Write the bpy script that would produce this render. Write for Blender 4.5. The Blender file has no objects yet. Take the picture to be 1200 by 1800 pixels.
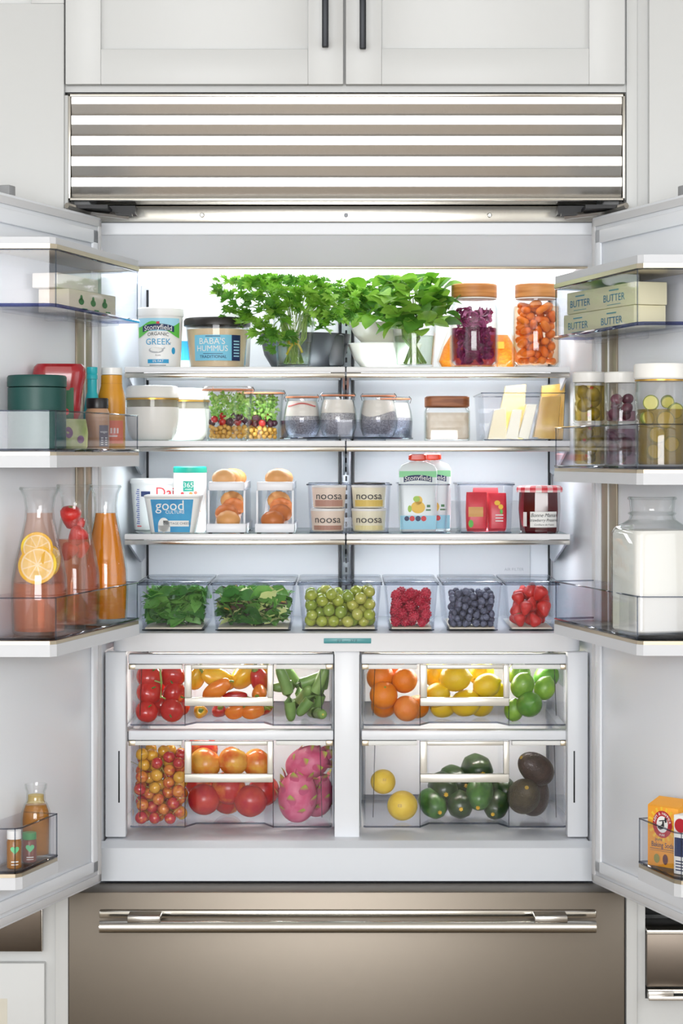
import bpy, bmesh, math, random
from mathutils import Vector, Matrix, Euler
sc = bpy.context.scene
COL = sc.collection
PI = math.pi
RN = random.Random(11)
# ---- picture geometry: the photograph's frame is 1200 x 1800, vanishing point (609, 800)
FPX, D, ZH = 3664.0, 4.0, 1.437
def ws(px, Y): return px * (D + Y) / FPX
def wx(x, Y): return (x - 609) * (D + Y) / FPX
def wz(y, Y): return ZH - (y - 800) * (D + Y) / FPX
# ---- camera
cam_d = bpy.data.cameras.new('camera'); cam = bpy.data.objects.new('camera', cam_d); COL.objects.link(cam)
cam.location = (0, -D, ZH); cam.rotation_euler = (PI/2, 0, 0)
cam_d.sensor_width = 36; cam_d.lens = FPX * 36 / 1800
cam_d.shift_x = (600 - 609) / 1800; cam_d.shift_y = -100 / 1800
sc.camera = cam
# ---- world, lights, exposure
w = bpy.data.worlds.new('world'); sc.world = w; w.use_nodes = True
w.node_tree.nodes['Background'].inputs[0].default_value = (0.86, 0.93, 1.0, 1)
w.node_tree.nodes['Background'].inputs[1].default_value = 1.0
def area(name, loc, rot, sx, sy, power, col=(1, 1, 1)):
    l = bpy.data.lights.new(name, 'AREA'); l.shape = 'RECTANGLE'; l.size = sx; l.size_y = sy; l.energy = power; l.color = col
    o = bpy.data.objects.new(name, l); COL.objects.link(o); o.location = loc; o.rotation_euler = rot
    return o
area('window_daylight_back', (-0.3, -6.35, 1.65), (PI/2, 0, 0), 3.0, 1.7, 186, (0.985, 0.992, 1.0))
area('window_daylight_side', (-2.45, -2.6, 1.65), (0, -PI/2, 0), 1.6, 2.6, 12, (0.97, 0.985, 1.0))
area('added_light_right', (2.45, -2.6, 1.65), (0, PI/2, 0), 1.6, 2.6, 17, (0.97, 0.985, 1.0))  # unseen side light, added to brighten the left door's inner face
area('ceiling_light', (0.0, -3.2, 2.71), (0, 0, 0), 2.4, 1.0, 8, (1.0, 0.98, 0.96))
vs = sc.view_settings
vs.view_transform = 'Standard'; vs.look = 'None'; vs.gamma = 1; vs.use_curve_mapping = False; vs.exposure = 0.0
cy = sc.cycles
cy.max_bounces = 7; cy.diffuse_bounces = 3; cy.glossy_bounces = 2; cy.transmission_bounces = 2; cy.transparent_max_bounces = 24
cy.use_adaptive_sampling = True; cy.adaptive_threshold = 0.04
cy.caustics_reflective = False; cy.caustics_refractive = False; cy.sample_clamp_indirect = 4
cy.use_denoising = True

# ================= helpers =================
def lin(h):
    h = h.lstrip('#'); o = []
    for i in (0, 2, 4):
        c = int(h[i:i+2], 16) / 255
        o.append(c / 12.92 if c <= 0.04045 else ((c + 0.055) / 1.055) ** 2.4)
    return (*o, 1)
MATS = {}
def mat(name, col, rough=0.45, metal=0.0, col2=None, nscale=40, bump=0, bscale=150, spec=None, coat=0, sss=0, emit=0, lo=0.35, hi=0.65, stretch=None, aniso=0, trans=0, thru=0):
    if name in MATS: return MATS[name]
    m = bpy.data.materials.new(name); m.use_nodes = True; nt = m.node_tree; b = nt.nodes['Principled BSDF']
    b.inputs['Base Color'].default_value = lin(col); b.inputs['Roughness'].default_value = rough; b.inputs['Metallic'].default_value = metal
    if spec is not None: b.inputs['Specular IOR Level'].default_value = spec
    if coat: b.inputs['Coat Weight'].default_value = coat; b.inputs['Coat Roughness'].default_value = 0.08
    if sss: b.inputs['Subsurface Weight'].default_value = sss; b.inputs['Subsurface Scale'].default_value = 0.01
    if aniso: b.inputs['Anisotropic'].default_value = aniso
    if trans: b.inputs['Transmission Weight'].default_value = trans; b.inputs['IOR'].default_value = 1.2
    if emit: b.inputs['Emission Color'].default_value = lin(col); b.inputs['Emission Strength'].default_value = emit
    if col2 or bump:
        tc = nt.nodes.new('ShaderNodeTexCoord'); mp = nt.nodes.new('ShaderNodeMapping'); nt.links.new(tc.outputs['Object'], mp.inputs[0])
        if stretch: mp.inputs['Scale'].default_value = stretch
        oi = nt.nodes.new('ShaderNodeObjectInfo'); cx = nt.nodes.new('ShaderNodeVectorMath'); cx.operation = 'ADD'
        nt.links.new(mp.outputs[0], cx.inputs[0]); nt.links.new(oi.outputs['Random'], cx.inputs[1])
    if col2:
        n = nt.nodes.new('ShaderNodeTexNoise'); n.inputs['Scale'].default_value = nscale; n.inputs['Detail'].default_value = 3
        nt.links.new(cx.outputs[0], n.inputs['Vector'])
        r = nt.nodes.new('ShaderNodeValToRGB'); r.color_ramp.elements[0].position = lo; r.color_ramp.elements[1].position = hi
        r.color_ramp.elements[0].color = lin(col); r.color_ramp.elements[1].color = lin(col2)
        nt.links.new(n.outputs['Fac'], r.inputs[0]); nt.links.new(r.outputs[0], b.inputs['Base Color'])
    if bump:
        n2 = nt.nodes.new('ShaderNodeTexNoise'); n2.inputs['Scale'].default_value = bscale; nt.links.new(cx.outputs[0], n2.inputs['Vector'])
        bp = nt.nodes.new('ShaderNodeBump'); bp.inputs['Strength'].default_value = bump; bp.inputs['Distance'].default_value = 0.002
        nt.links.new(n2.outputs['Fac'], bp.inputs['Height']); nt.links.new(bp.outputs[0], b.inputs['Normal'])
    if thru:
        tl_ = nt.nodes.new('ShaderNodeBsdfTranslucent'); tl_.inputs[0].default_value = lin(col); mxs = nt.nodes.new('ShaderNodeMixShader'); mxs.inputs[0].default_value = thru
        nt.links.new(b.outputs[0], mxs.inputs[1]); nt.links.new(tl_.outputs[0], mxs.inputs[2]); nt.links.new(mxs.outputs[0], nt.nodes['Material Output'].inputs[0])
        if col2: nt.links.new(r.outputs[0], tl_.inputs[0])
    MATS[name] = m; return m
def clear(name, tint='#f4f6f8', edge='#8f97a2', rough=0.03, ior=1.42, body=0.0, bodycol='#ffffff', gain=1.0):
    """thin clear plastic or glass: tinted see-through, darker where seen edge on, fresnel gloss, optional milky body"""
    if name in MATS: return MATS[name]
    m = bpy.data.materials.new(name); m.use_nodes = True; nt = m.node_tree; nt.nodes.clear()
    out = nt.nodes.new('ShaderNodeOutputMaterial'); tr = nt.nodes.new('ShaderNodeBsdfTransparent'); gl = nt.nodes.new('ShaderNodeBsdfGlossy')
    gl.inputs['Roughness'].default_value = rough; gl.inputs['Color'].default_value = (1, 1, 1, 1)
    lw = nt.nodes.new('ShaderNodeLayerWeight'); lw.inputs['Blend'].default_value = 0.5
    mx = nt.nodes.new('ShaderNodeMix'); mx.data_type = 'RGBA'; mx.inputs[6].default_value = lin(tint); mx.inputs[7].default_value = lin(edge)
    pw = nt.nodes.new('ShaderNodeMath'); pw.operation = 'POWER'; pw.inputs[1].default_value = 3.0
    nt.links.new(lw.outputs['Facing'], pw.inputs[0]); nt.links.new(pw.outputs[0], mx.inputs[0]); nt.links.new(mx.outputs[2], tr.inputs[0])
    p5 = nt.nodes.new('ShaderNodeMath'); p5.operation = 'POWER'; p5.inputs[1].default_value = 5.0; nt.links.new(lw.outputs['Facing'], p5.inputs[0])
    f0 = ((ior - 1) / (ior + 1)) ** 2
    ml = nt.nodes.new('ShaderNodeMath'); ml.operation = 'MULTIPLY_ADD'; ml.inputs[1].default_value = 0.8 * gain; ml.inputs[2].default_value = f0 * gain; nt.links.new(p5.outputs[0], ml.inputs[0])
    base = tr
    if body:
        df = nt.nodes.new('ShaderNodeBsdfDiffuse'); df.inputs[0].default_value = lin(bodycol)
        m0 = nt.nodes.new('ShaderNodeMixShader'); m0.inputs[0].default_value = body
        nt.links.new(tr.outputs[0], m0.inputs[1]); nt.links.new(df.outputs[0], m0.inputs[2]); base = m0
    ms = nt.nodes.new('ShaderNodeMixShader'); nt.links.new(ml.outputs[0], ms.inputs[0])
    nt.links.new(base.outputs[0], ms.inputs[1]); nt.links.new(gl.outputs[0], ms.inputs[2]); nt.links.new(ms.outputs[0], out.inputs[0])
    MATS[name] = m; return m

class G:
    def __init__(s): s.v = []; s.f = []; s.mi = []
    def add(s, v, f, mi=0, M=None):
        o = len(s.v)
        s.v += [tuple(M @ Vector(p)) for p in v] if M is not None else [tuple(p) for p in v]
        s.f += [tuple(i + o for i in q) for q in f]; s.mi += [mi] * len(f); return s
    def box(s, x0, x1, y0, y1, z0, z1, mi=0, M=None):
        v = [(x, y, z) for x in (x0, x1) for y in (y0, y1) for z in (z0, z1)]
        return s.add(v, [(0,1,3,2),(4,6,7,5),(0,4,5,1),(2,3,7,6),(0,2,6,4),(1,5,7,3)], mi, M)
    def loft(s, secs, n=4, cap=(1, 1), mi=0, M=None):
        v, f = [], []; k = 4 * (n + 1)
        for sec in secs:
            z, hw, hd, r = sec[:4]; cx, cyy = (sec[4], sec[5]) if len(sec) > 5 else (0, 0)
            r = max(0.0, min(r, hw, hd))
            for q, (sx, sy) in enumerate(((1, 1), (-1, 1), (-1, -1), (1, -1))):
                for i in range(n + 1):
                    a = (q + i / n) * PI / 2
                    v.append((cx + sx * (hw - r) + r * math.cos(a), cyy + sy * (hd - r) + r * math.sin(a), z))
        for j in range(len(secs) - 1):
            for i in range(k):
                a, b = j*k + i, j*k + (i+1) % k
                f.append((a, b, b + k, a + k))
        if cap[0]: f.append(tuple(range(k))[::-1])
        if cap[1]: f.append(tuple(range((len(secs)-1)*k, len(secs)*k)))
        return s.add(v, f, mi, M)
    def rbox(s, x0, x1, y0, y1, z0, z1, b=0.004, mi=0, M=None, n=2, r=None):
        cx, cyy, hw, hd = (x0+x1)/2, (y0+y1)/2, (x1-x0)/2, (y1-y0)/2; r = b if r is None else r
        return s.loft([(z0, hw-b, hd-b, r-b, cx, cyy), (z0+b*.3, hw-b*.3, hd-b*.3, r-b*.3, cx, cyy), (z0+b, hw, hd, r, cx, cyy), (z1-b, hw, hd, r, cx, cyy), (z1-b*.3, hw-b*.3, hd-b*.3, r-b*.3, cx, cyy), (z1, hw-b, hd-b, r-b, cx, cyy)], n, (1, 1), mi, M)
    def lathe(s, prof, n=6, cap=(1, 1), mi=0, M=None):
        return s.loft([(z, r, r, r) for r, z in prof], n, cap, mi, M)
    def cup(s, secs, t, floor, n=4, mi=0, M=None):
        """open vessel: outer sections bottom to top, wall t, floor thickness"""
        z0 = secs[0][0]
        inn = [(max(q[0], z0 + floor), q[1] - t, q[2] - t, max(q[3] - t, 0.0005)) for q in secs]
        return s.loft(list(secs) + inn[::-1], n, (1, 1), mi, M)
    def tube(s, pts, r, n=8, mi=0, cap=True):
        pts = [Vector(p) for p in pts]; v, f = [], []; rr = r if isinstance(r, (list, tuple)) else [r] * len(pts)
        up = Vector((0, 0, 1))
        for i, p in enumerate(pts):
            t = (pts[min(i+1, len(pts)-1)] - pts[max(i-1, 0)]).normalized()
            a = t.cross(up)
            if a.length < 0.05: a = t.cross(Vector((1, 0, 0)))
            a.normalize(); b = t.cross(a)
            for j in range(n):
                w_ = 2 * PI * j / n; v.append(p + (a * math.cos(w_) + b * math.sin(w_)) * rr[i])
        for i in range(len(pts) - 1):
            for j in range(n):
                f.append((i*n + j, i*n + (j+1) % n, (i+1)*n + (j+1) % n, (i+1)*n + j))
        if cap: f.append(tuple(range(n))[::-1]); f.append(tuple(range((len(pts)-1)*n, len(pts)*n)))
        return s.add(v, f, mi)
    def prism(s, poly, z0, z1, mi=0, M=None):
        n = len(poly); v = [(x, y, z0) for x, y in poly] + [(x, y, z1) for x, y in poly]
        f = [tuple(range(n))[::-1], tuple(range(n, 2*n))] + [(i, (i+1) % n, n + (i+1) % n, n + i) for i in range(n)]
        return s.add(v, f, mi, M)
    def shell(s, poly, z0, z1, t, floor, mi=0, M=None):
        """open polygonal tray with wall thickness"""
        ip = inset(poly, t); n = len(poly)
        v = [(x, y, z0) for x, y in poly] + [(x, y, z1) for x, y in poly] + [(x, y, z1) for x, y in ip] + [(x, y, z0 + floor) for x, y in ip]
        f = [tuple(range(n))[::-1], tuple(range(3*n, 4*n))]
        for k in range(3):
            f += [(k*n + i, k*n + (i+1) % n, (k+1)*n + (i+1) % n, (k+1)*n + i) for i in range(n)]
        return s.add(v, f, mi, M)
    def ball(s, r, c=(0, 0, 0), sc3=(1, 1, 1), n=3, mi=0, M=None, rings=8):
        secs = []
        pr = [(max(1e-5, r * math.sin(PI * i / rings)), -r * math.cos(PI * i / rings)) for i in range(rings + 1)]
        T = Matrix.Translation(c) @ Matrix.Diagonal((*sc3, 1))
        if M is not None: T = M @ T
        return s.loft([(z, q, q, q) for q, z in pr], n, (1, 1), mi, T)
def inset(poly, t):
    n = len(poly); area2 = sum(poly[i][0]*poly[(i+1) % n][1] - poly[(i+1) % n][0]*poly[i][1] for i in range(n)); sg = 1 if area2 > 0 else -1
    out = []
    for i in range(n):
        p0, p1, p2 = Vector(poly[i-1]), Vector(poly[i]), Vector(poly[(i+1) % n])
        d1, d2 = (p1-p0).normalized(), (p2-p1).normalized()
        n1, n2 = Vector((-d1.y, d1.x)) * sg, Vector((-d2.y, d2.x)) * sg
        b = n1 + n2; b = b / max(b.dot(n1), 0.3) if b.length > 1e-6 else n1
        out.append(tuple(p1 + b * t))
    return out
def mesh(g, mats, smooth=35, fixn=True, name='mesh'):
    me = bpy.data.meshes.new(name); me.from_pydata(g.v, [], g.f)
    for m in (mats if isinstance(mats, (list, tuple)) else [mats]): me.materials.append(m)
    me.polygons.foreach_set('material_index', g.mi)
    if fixn:
        bm = bmesh.new(); bm.from_mesh(me); bmesh.ops.remove_doubles(bm, verts=bm.verts, dist=1e-5)
        bmesh.ops.recalc_face_normals(bm, faces=bm.faces); bm.to_mesh(me); bm.free()
    me.polygons.foreach_set('use_smooth', [bool(smooth)] * len(me.polygons))
    if smooth: me.set_sharp_from_angle(angle=math.radians(smooth))
    me.update(); return me
def ob(name, me, parent=None, loc=(0, 0, 0), rot=(0, 0, 0), scale=None):
    o = bpy.data.objects.new(name, me); COL.objects.link(o); o.location = loc; o.rotation_euler = rot
    if scale is not None: o.scale = scale if isinstance(scale, (tuple, list)) else (scale,) * 3
    if parent: o.parent = parent
    return o
def mk(name, g, mats, parent=None, loc=(0, 0, 0), rot=(0, 0, 0), smooth=35, fixn=True):
    return ob(name, mesh(g, mats, smooth, fixn, name), parent, loc, rot)
def tag(o, label, cat, group=None, kind=None):
    if label: o['label'] = label
    if cat: o['category'] = cat
    if group: o['group'] = group
    if kind: o['kind'] = kind
    return o
def thing(name, label, cat, loc=(0, 0, 0), rz=0, group=None):
    o = bpy.data.objects.new(name, None); COL.objects.link(o); o.empty_display_size = 0.02
    o.location = loc; o.rotation_euler = (0, 0, rz); return tag(o, label, cat, group)
def copy_tree(o, parent=None):
    c = o.copy(); COL.objects.link(c); c.parent = parent
    for ch in list(o.children): copy_tree(ch, c)
    return c
def struct(name, g, m, smooth=0):
    return tag(mk(name, g, m, smooth=smooth), None, None, kind='structure')
# ---- lettering
_TX = {}
def text_geo(s_, size, sx=1.0, shear=0.0):
    key = (s_, size, sx, shear)
    if key in _TX: return _TX[key]
    cu = bpy.data.curves.new('t', 'FONT'); cu.body = s_; cu.size = size; cu.align_x = 'CENTER'; cu.align_y = 'CENTER'; cu.resolution_u = 3; cu.shear = shear
    o = bpy.data.objects.new('t', cu); COL.objects.link(o); dg = bpy.context.evaluated_depsgraph_get()
    me = bpy.data.meshes.new_from_object(o.evaluated_get(dg))
    v = [(p.co.x * sx, p.co.y) for p in me.vertices]; f = [tuple(q.vertices) for q in me.polygons]
    bpy.data.objects.remove(o); bpy.data.curves.remove(cu); bpy.data.meshes.remove(me)
    _TX[key] = (v, f); return v, f
def grid2(u0, u1, v0, v1, nu=1, nv=1):
    v = [(u0 + (u1-u0)*i/nu, v0 + (v1-v0)*j/nv) for j in range(nv+1) for i in range(nu+1)]
    f = [(j*(nu+1)+i, j*(nu+1)+i+1, (j+1)*(nu+1)+i+1, (j+1)*(nu+1)+i) for j in range(nv) for i in range(nu)]
    return v, f
def disc2(cu, cv, ru, rv, n=20):
    return [(cu + ru*math.cos(2*PI*i/n), cv + rv*math.sin(2*PI*i/n)) for i in range(n)], [tuple(range(n))]
def on_round(rf, eps=0.0006, a0=0.0):
    """(u, v) laid on a round vessel's front; rf(z) is its radius"""
    def f(u, v):
        r = rf(v) + eps; a = a0 + u / max(rf(v), 1e-3); return (r * math.sin(a), -r * math.cos(a), v)
    return f
def on_flat(yf, eps=0.0006):
    """(u, v) laid on a flat front at y = -yf(v)"""
    return lambda u, v: (u, -(yf(v) if callable(yf) else yf) - eps, v)
def decal(name, shapes, mp, m, parent, eps=None):
    g = G()
    for (v, f), (du, dv) in shapes: g.add([mp(u + du, q + dv) for u, q in v], f)
    return mk(name, g, m, parent, smooth=0, fixn=False)
def arc(sh, k, w_): return ((([(u, v + k*(1 - ((u + sh[1][0])/w_)**2)) for u, v in sh[0][0]], sh[0][1])), sh[1])
def T(s_, size, du=0, dv=0, sx=1.0, shear=0): return (text_geo(s_, size, sx, shear), (du, dv))
def Rct(u0, u1, v0, v1, nu=8, nv=1): return (grid2(u0, u1, v0, v1, nu, nv), (0, 0))
def Dsc(cu, cv, ru, rv=None): return (disc2(cu, cv, ru, rv or ru), (0, 0))
def interp(secs):
    """radius of a profile of (r, z) at height z"""
    def f(z):
        for (r0, z0), (r1, z1) in zip(secs, secs[1:]):
            if z0 <= z <= z1 and z1 > z0: return r0 + (r1-r0)*(z-z0)/(z1-z0)
        return secs[-1][0] if z > secs[-1][1] else secs[0][0]
    return f
def pack(n, rad, inside, floor, seed, top=9, cand=160, yb=None):
    """drop balls one by one into a region: inside(rng) gives (x, y); rad(rng) a radius"""
    rg = random.Random(seed); out = []
    for _ in range(n):
        r = rad(rg); best = None
        for _c in range(cand):
            x, y = inside(rg, r); z = floor + r
            for (a, b, c, q) in out:
                d2 = (x-a)**2 + (y-b)**2; s2 = (r+q)**2
                if d2 < s2: z = max(z, c + math.sqrt(s2 - d2))
            if best is None or z < best[2]: best = (x, y, z, r)
        if best[2] + best[3] > top: break
        out.append(best)
    return out
def rrot(rg=RN): return (rg.uniform(0, 2*PI), rg.uniform(0, 2*PI), rg.uniform(0, 2*PI))

# ================= materials =================
WHITE = mat('white_liner', '#eff2f7', 0.32); WHITE2 = mat('white_plastic', '#d6d8dc', 0.55, spec=.25); GREY = mat('grey_plastic', '#a7abb2', 0.4)
CAB = mat('cabinet_paint', '#d3d4d3', 0.42); BLACK = mat('black_metal', '#1c1e22', 0.35, 0.6); DARK = mat('dark_gap', '#15161a', 0.5)
STEEL = mat('brushed_steel', '#c4c1bc', 0.26, 1.0, bump=0.05, bscale=60, stretch=(2, 2, 60))
STEELD = mat('drawer_steel', '#7e766c', 0.42, 1.0, bump=0.03, bscale=60, stretch=(2, 2, 60))
CHROME = mat('bright_trim', '#d9d6cf', 0.18, 1.0); NICKEL = mat('satin_trim', '#cbbfa9', 0.3, 0.9)
CLR = clear('clear_plastic', '#fefeff', '#e6e9ee', gain=0.6); CLRD = clear('clear_drawer', '#fdfdfe', '#e0e4ea', gain=0.55); GLS = clear('clear_glass', '#fefefe', '#d6dedb', 0.01, 1.45, gain=0.8)
SMOKE = clear('smoked_plastic', '#eeeff3', '#b4b8c2', gain=0.7); EDGE = clear('plastic_edge', '#c4c8d0', '#8a8e98'); EDGEB = clear('blue_edge', '#a4acd0', '#5f68a0')
INK = mat('ink_navy', '#1d2f5c', 0.5); INKK = mat('ink_black', '#26262a', 0.5); PAPER = mat('paper_white', '#f1f1ee', 0.5); TUBW = mat('tub_white', '#f4f4f2', 0.35)
# ================= the room =================
FLOORM = mat('floor_oak', '#8d7c68', 0.45, col2='#75644f', nscale=3, stretch=(1, 12, 1)); WALLM = mat('wall_paint', '#dedad2', 0.6); CEILM = mat('ceiling_paint', '#f1f0ec', 0.7)
struct('floor', G().box(-2.6, 2.6, -6.6, 0.7, -0.05, 0.0), FLOORM)
struct('ceiling', G().box(-2.6, 2.6, -6.6, 0.7, 2.75, 2.8), CEILM)
struct('wall_front', G().box(-2.6, 2.6, 0.66, 0.7, 0, 2.75), WALLM)
struct('wall_right', G().box(2.6, 2.65, -6.6, -4.0, 0, 2.75).box(2.6, 2.65, -1.2, 0.7, 0, 2.75).box(2.6, 2.65, -4.0, -1.2, 0, 0.8).box(2.6, 2.65, -4.0, -1.2, 2.5, 2.75), WALLM)
g = G()
g.box(-2.65, -2.6, -6.6, -4.0, 0, 2.75).box(-2.65, -2.6, -1.2, 0.7, 0, 2.75).box(-2.65, -2.6, -4.0, -1.2, 0, 0.8).box(-2.65, -2.6, -4.0, -1.2, 2.5, 2.75)
struct('wall_left', g, WALLM)
g = G().box(-2.6, -2.3, -6.65, -6.6, 0, 2.75).box(0.9, 2.6, -6.65, -6.6, 0, 2.75).box(-2.3, 0.9, -6.65, -6.6, 0, 0.78).box(-2.3, 0.9, -6.65, -6.6, 2.55, 2.75)
struct('wall_back', g, WALLM)

# ================= cabinets around the refrigerator =================
def shaker(parent, x0, x1, z0, z1, yf, st, th=0.02, rec=0.009):
    """framed door: two stiles, two rails, recessed panel (parts of one door)"""
    g = G(); g.rbox(x0 + st - .004, x1 - st + .004, yf + rec, yf + th, z0 + st - .004, z1 - st + .004, .001)
    d = mk('door', g, CAB, parent)
    for a, b in ((x0, x0 + st), (x1 - st, x1)): mk('stile', G().rbox(a, b, yf, yf + th, z0, z1, .0015), CAB, d)
    for a, b in ((z0, z0 + st), (z1 - st, z1)): mk('rail', G().rbox(x0 + st, x1 - st, yf, yf + th, a, b, .0015), CAB, d)
    return d
c = thing('upper_cabinet', 'white framed double-door cabinet with black bar handles above the refrigerator', 'cabinet', (0, 0, 2.13))
mk('body', G().box(-.547, .544, .004, .62, .004, .6), CAB, c)
zb = wz(148, -.02) - 2.13
d1 = shaker(c, wx(115, -.02), wx(603, -.02), zb, .58, -.02, ws(62, -.02)); d2 = shaker(c, wx(607.5, -.02), wx(1098, -.02), zb, .58, -.02, ws(63, -.02))
for d, px, py in ((d1, 571.5, 84), (d2, 637.5, 87)):
    x = wx(px, -.05); z = wz(py, -.05) - 2.13
    h = mk('handle', G().rbox(x - .0062, x + .0062, -.058, -.046, z, z + .3, .002), BLACK, d)
    for zz in (z + .006, z + .28): mk('handle_post', G().rbox(x - .0055, x + .0055, -.047, -.0195, zz, zz + .012, .001), BLACK, d)
c = thing('tall_cabinet', 'white framed cabinet on the left with a dark metal drawer face at its foot', 'cabinet', (-.85, 0, 0))
ox = .85
mk('body', G().box(-.25, wx(97, 0) + ox, .004, .62, 0, 2.7), CAB, c)
mk('filler_strip', G().rbox(wx(97.5, 0) + ox, wx(120, 0) + ox, -.004, .6, 0, 2.127, .001), CAB, c)
dl = mk('door', G().rbox(-.2, wx(57, 0) + ox, -.006, .003, wz(9, 0), 2.68, .001), CAB, c)
mk('rail', G().rbox(-.2, wx(112.5, -.014) + ox, -.014, .003, 1.05, wz(6, -.014), .0015), CAB, dl)
mk('stile', G().rbox(wx(55, -.014) + ox, wx(112.5, -.014) + ox, -.014, .003, wz(6, -.014), 2.68, .0015), CAB, dl)
d = mk('drawer_front', G().rbox(-.2, wx(80, 0) + ox, -.014, .003, .1, wz(1690, 0), .002), CAB, c)
mk('drawer_inset_frame', G().box(-.2, wx(15, 0) + ox, -.0145, -.009, .1, wz(1752, 0)), mat('inset_paint', '#d9d4c6', .5), d)
mk('appliance_face', G().rbox(-.2, wx(73, 0) + ox, -.008, .003, wz(1671, 0), wz(1560, 0), .001), mat('dark_steel', '#6e655c', .3, 1), c)
mk('metal_edge', G().rbox(wx(73.3, 0) + ox, wx(75.5, 0) + ox, -.009, .003, wz(1671, 0), wz(1560, 0), .0005), STEEL, c)
c = thing('tall_cabinet', 'white cabinet on the right with a built-in steel drawer near its foot', 'cabinet', (.85, 0, 0))
ox = -.85
g = G().box(wx(1120, 0) + ox, .25, .004, .62, wz(1586, 0), 2.7).box(wx(1120, 0) + ox, .25, .004, .62, 0, wz(1756, 0)).box(wx(1120, 0) + ox, wx(1134, 0) + ox, .004, .62, wz(1756, 0), wz(1586, 0)).box(wx(1134, 0)+ox, .25, .2, .62, wz(1756, 0), wz(1586, 0))
mk('body', g, CAB, c)
mk('filler_strip', G().rbox(wx(1100, 0) + ox, wx(1119, 0) + ox, -.006, .6, 0, 2.7, .0015), CAB, c)
mk('door', G().rbox(wx(1140, -.01) + ox, .2, -.014, .003, wz(1580, 0), 2.68, .002), CAB, c)
mk('recess', G().box(wx(1134.5, 0) + ox, .2, .16, .19, wz(1640, 0), wz(1588, 0)), DARK, c)
d = mk('drawer_front', G().rbox(wx(1135, 0) + ox, .2, -.01, .1, wz(1733, 0), wz(1634, 0), .002), mat('warming_steel', '#6f665d', .4, 1.0), c)
mk('drawer_edge', G().rbox(wx(1135, 0) + ox, .2, -.014, .09, wz(1640, 0), wz(1632, 0), .001), CHROME, d)
mk('pull_rail', G().rbox(wx(1136, 0) + ox, .2, -.03, -.022, wz(1752, 0), wz(1745, 0), .001), CHROME, d)
mk('pull_rail', G().rbox(wx(1136, 0) + ox, .2, -.02, -.01, wz(1742, 0), wz(1735, 0), .001), CHROME, d)
mk('pull_post', G().rbox(wx(1136, 0) + ox, wx(1180, 0) + ox, -.026, .0, wz(1751, 0), wz(1737, 0), .001), STEEL, d)

# ================= refrigerator =================
FR = thing('refrigerator', 'stainless built-in refrigerator with both white-lined doors swung open', 'refrigerator', (0, 0, 0))
HW = .534
mk('cabinet_shell', G().box(-HW, -.485, .09, .63, .05, 2.12).box(.485, HW, .09, .63, .05, 2.12).box(-HW, HW, .61, .64, .05, 2.12).box(-HW, HW, .1, .62, 1.93, 2.12).box(-.53, .53, .1, .6, .05, .58), WHITE, FR)
# grille with louvres
zt, zbm = wz(165, 0), wz(353, 0)
gr = mk('grille', G().rbox(-HW, HW, -.004, .02, zt - .006, zt, .001).rbox(-HW, HW, -.004, .02, zbm, zbm + .0055, .001).rbox(-HW, -HW + .005, -.004, .02, zbm, zt, .001).rbox(HW - .005, HW, -.004, .02, zbm, zt, .001).box(-HW, HW, .06, .1, zbm, zt).box(-HW, HW, 0.015, .1, zbm, zbm+.004), CHROME, FR)
gy = [(170, 183), (203, 219), (239, 255), (275, 291.5), (312, 328)]
for i, (a, b) in enumerate(gy):
    nb = gy[i+1][0] if i < 4 else 347
    z0, z1, z2 = wz(a, 0), wz(b, 0), wz(nb, 0)
    pr = [(0.0, z0), (0.0, z1), (.0083, z2 + .001), (.016, z2 + .001), (.006, z1 + .004), (.006, z0)]
    n = len(pr); v = [(x, y, z) for x in (-HW + .006, HW - .006) for y, z in pr]
    f = [tuple(range(n)), tuple(range(n, 2*n))[::-1]] + [(k, (k+1) % n, n + (k+1) % n, n + k) for k in range(n)]
    mk('louver_blade', G().add(v, f), STEEL, gr, smooth=20)
# header rail with screws, hinges
HDR = mat('header_metal', '#e3e0d8', .25, .75)
h = mk('header_rail', G().rbox(-.49, .49, .083, .1, 1.894, 1.924, .001), HDR, FR)
mk('header_gap', G().box(-.49, .49, .09, .1, 1.924, 1.932), NICKEL, FR)
for px in (355, 608, 860):
    mk('screw', G().lathe([(.0045, 0), (.0045, .002), (.003, .0035)], 4), CHROME if px != 608 else GREY, h, (wx(px, .083), .083, wz(378.5, .083)), (PI/2, 0, 0))
for s in (-1, 1):
    g = G().box(s*.41, s*.50, .045, .088, 1.905, 1.921).box(s*.455, s*.535, -.03, .06, 1.907, 1.914)
    g.box(s*.415, s*.47, .03, .05, 1.900, 1.905)
    hg = mk('hinge', g, DARK, FR)
    mk('hinge_arm', G().tube([(s*.425, .05, 1.9), (s*.5, .0, 1.904), (s*.53, -.05, 1.91)], .006, 6), STEEL, hg)
# inner liner
g = G().rbox(-.487, .487, .086, .11, 1.868, 1.8935, .003)
pr = [(.09, 1.868), (.16, 1.8135), (.175, 1.8135), (.175, 1.9), (.105, 1.9)]
n = len(pr); g.add([(x, y, z) for x in (-.487, .487) for y, z in pr], [tuple(range(n)), tuple(range(n, 2*n))[::-1]] + [(k, (k+1) % n, n+(k+1) % n, n+k) for k in range(n)])
mk('liner_head', g, WHITE, FR, smooth=20)
mk('head_trim', G().rbox(-.482, .482, .157, .168, 1.8085, 1.8135, .001), NICKEL, FR)
LED = mat('led_panel', '#fafcff', .5, emit=1.9)
mk('ceiling_lamp', G().box(-.46, .46, .172, .585, 1.81, 1.815), LED, FR)
mk('liner_ceiling', G().box(-.49, .49, .168, .61, 1.8155, 1.86), WHITE, FR)
for s in (-1, 1):
    pr = [(s*.484, .1), (s*.452, .6), (s*.49, .6), (s*.49, .1)]
    mk('liner_side', G().prism(pr, .66, 1.9), WHITE, FR, smooth=0)
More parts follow.
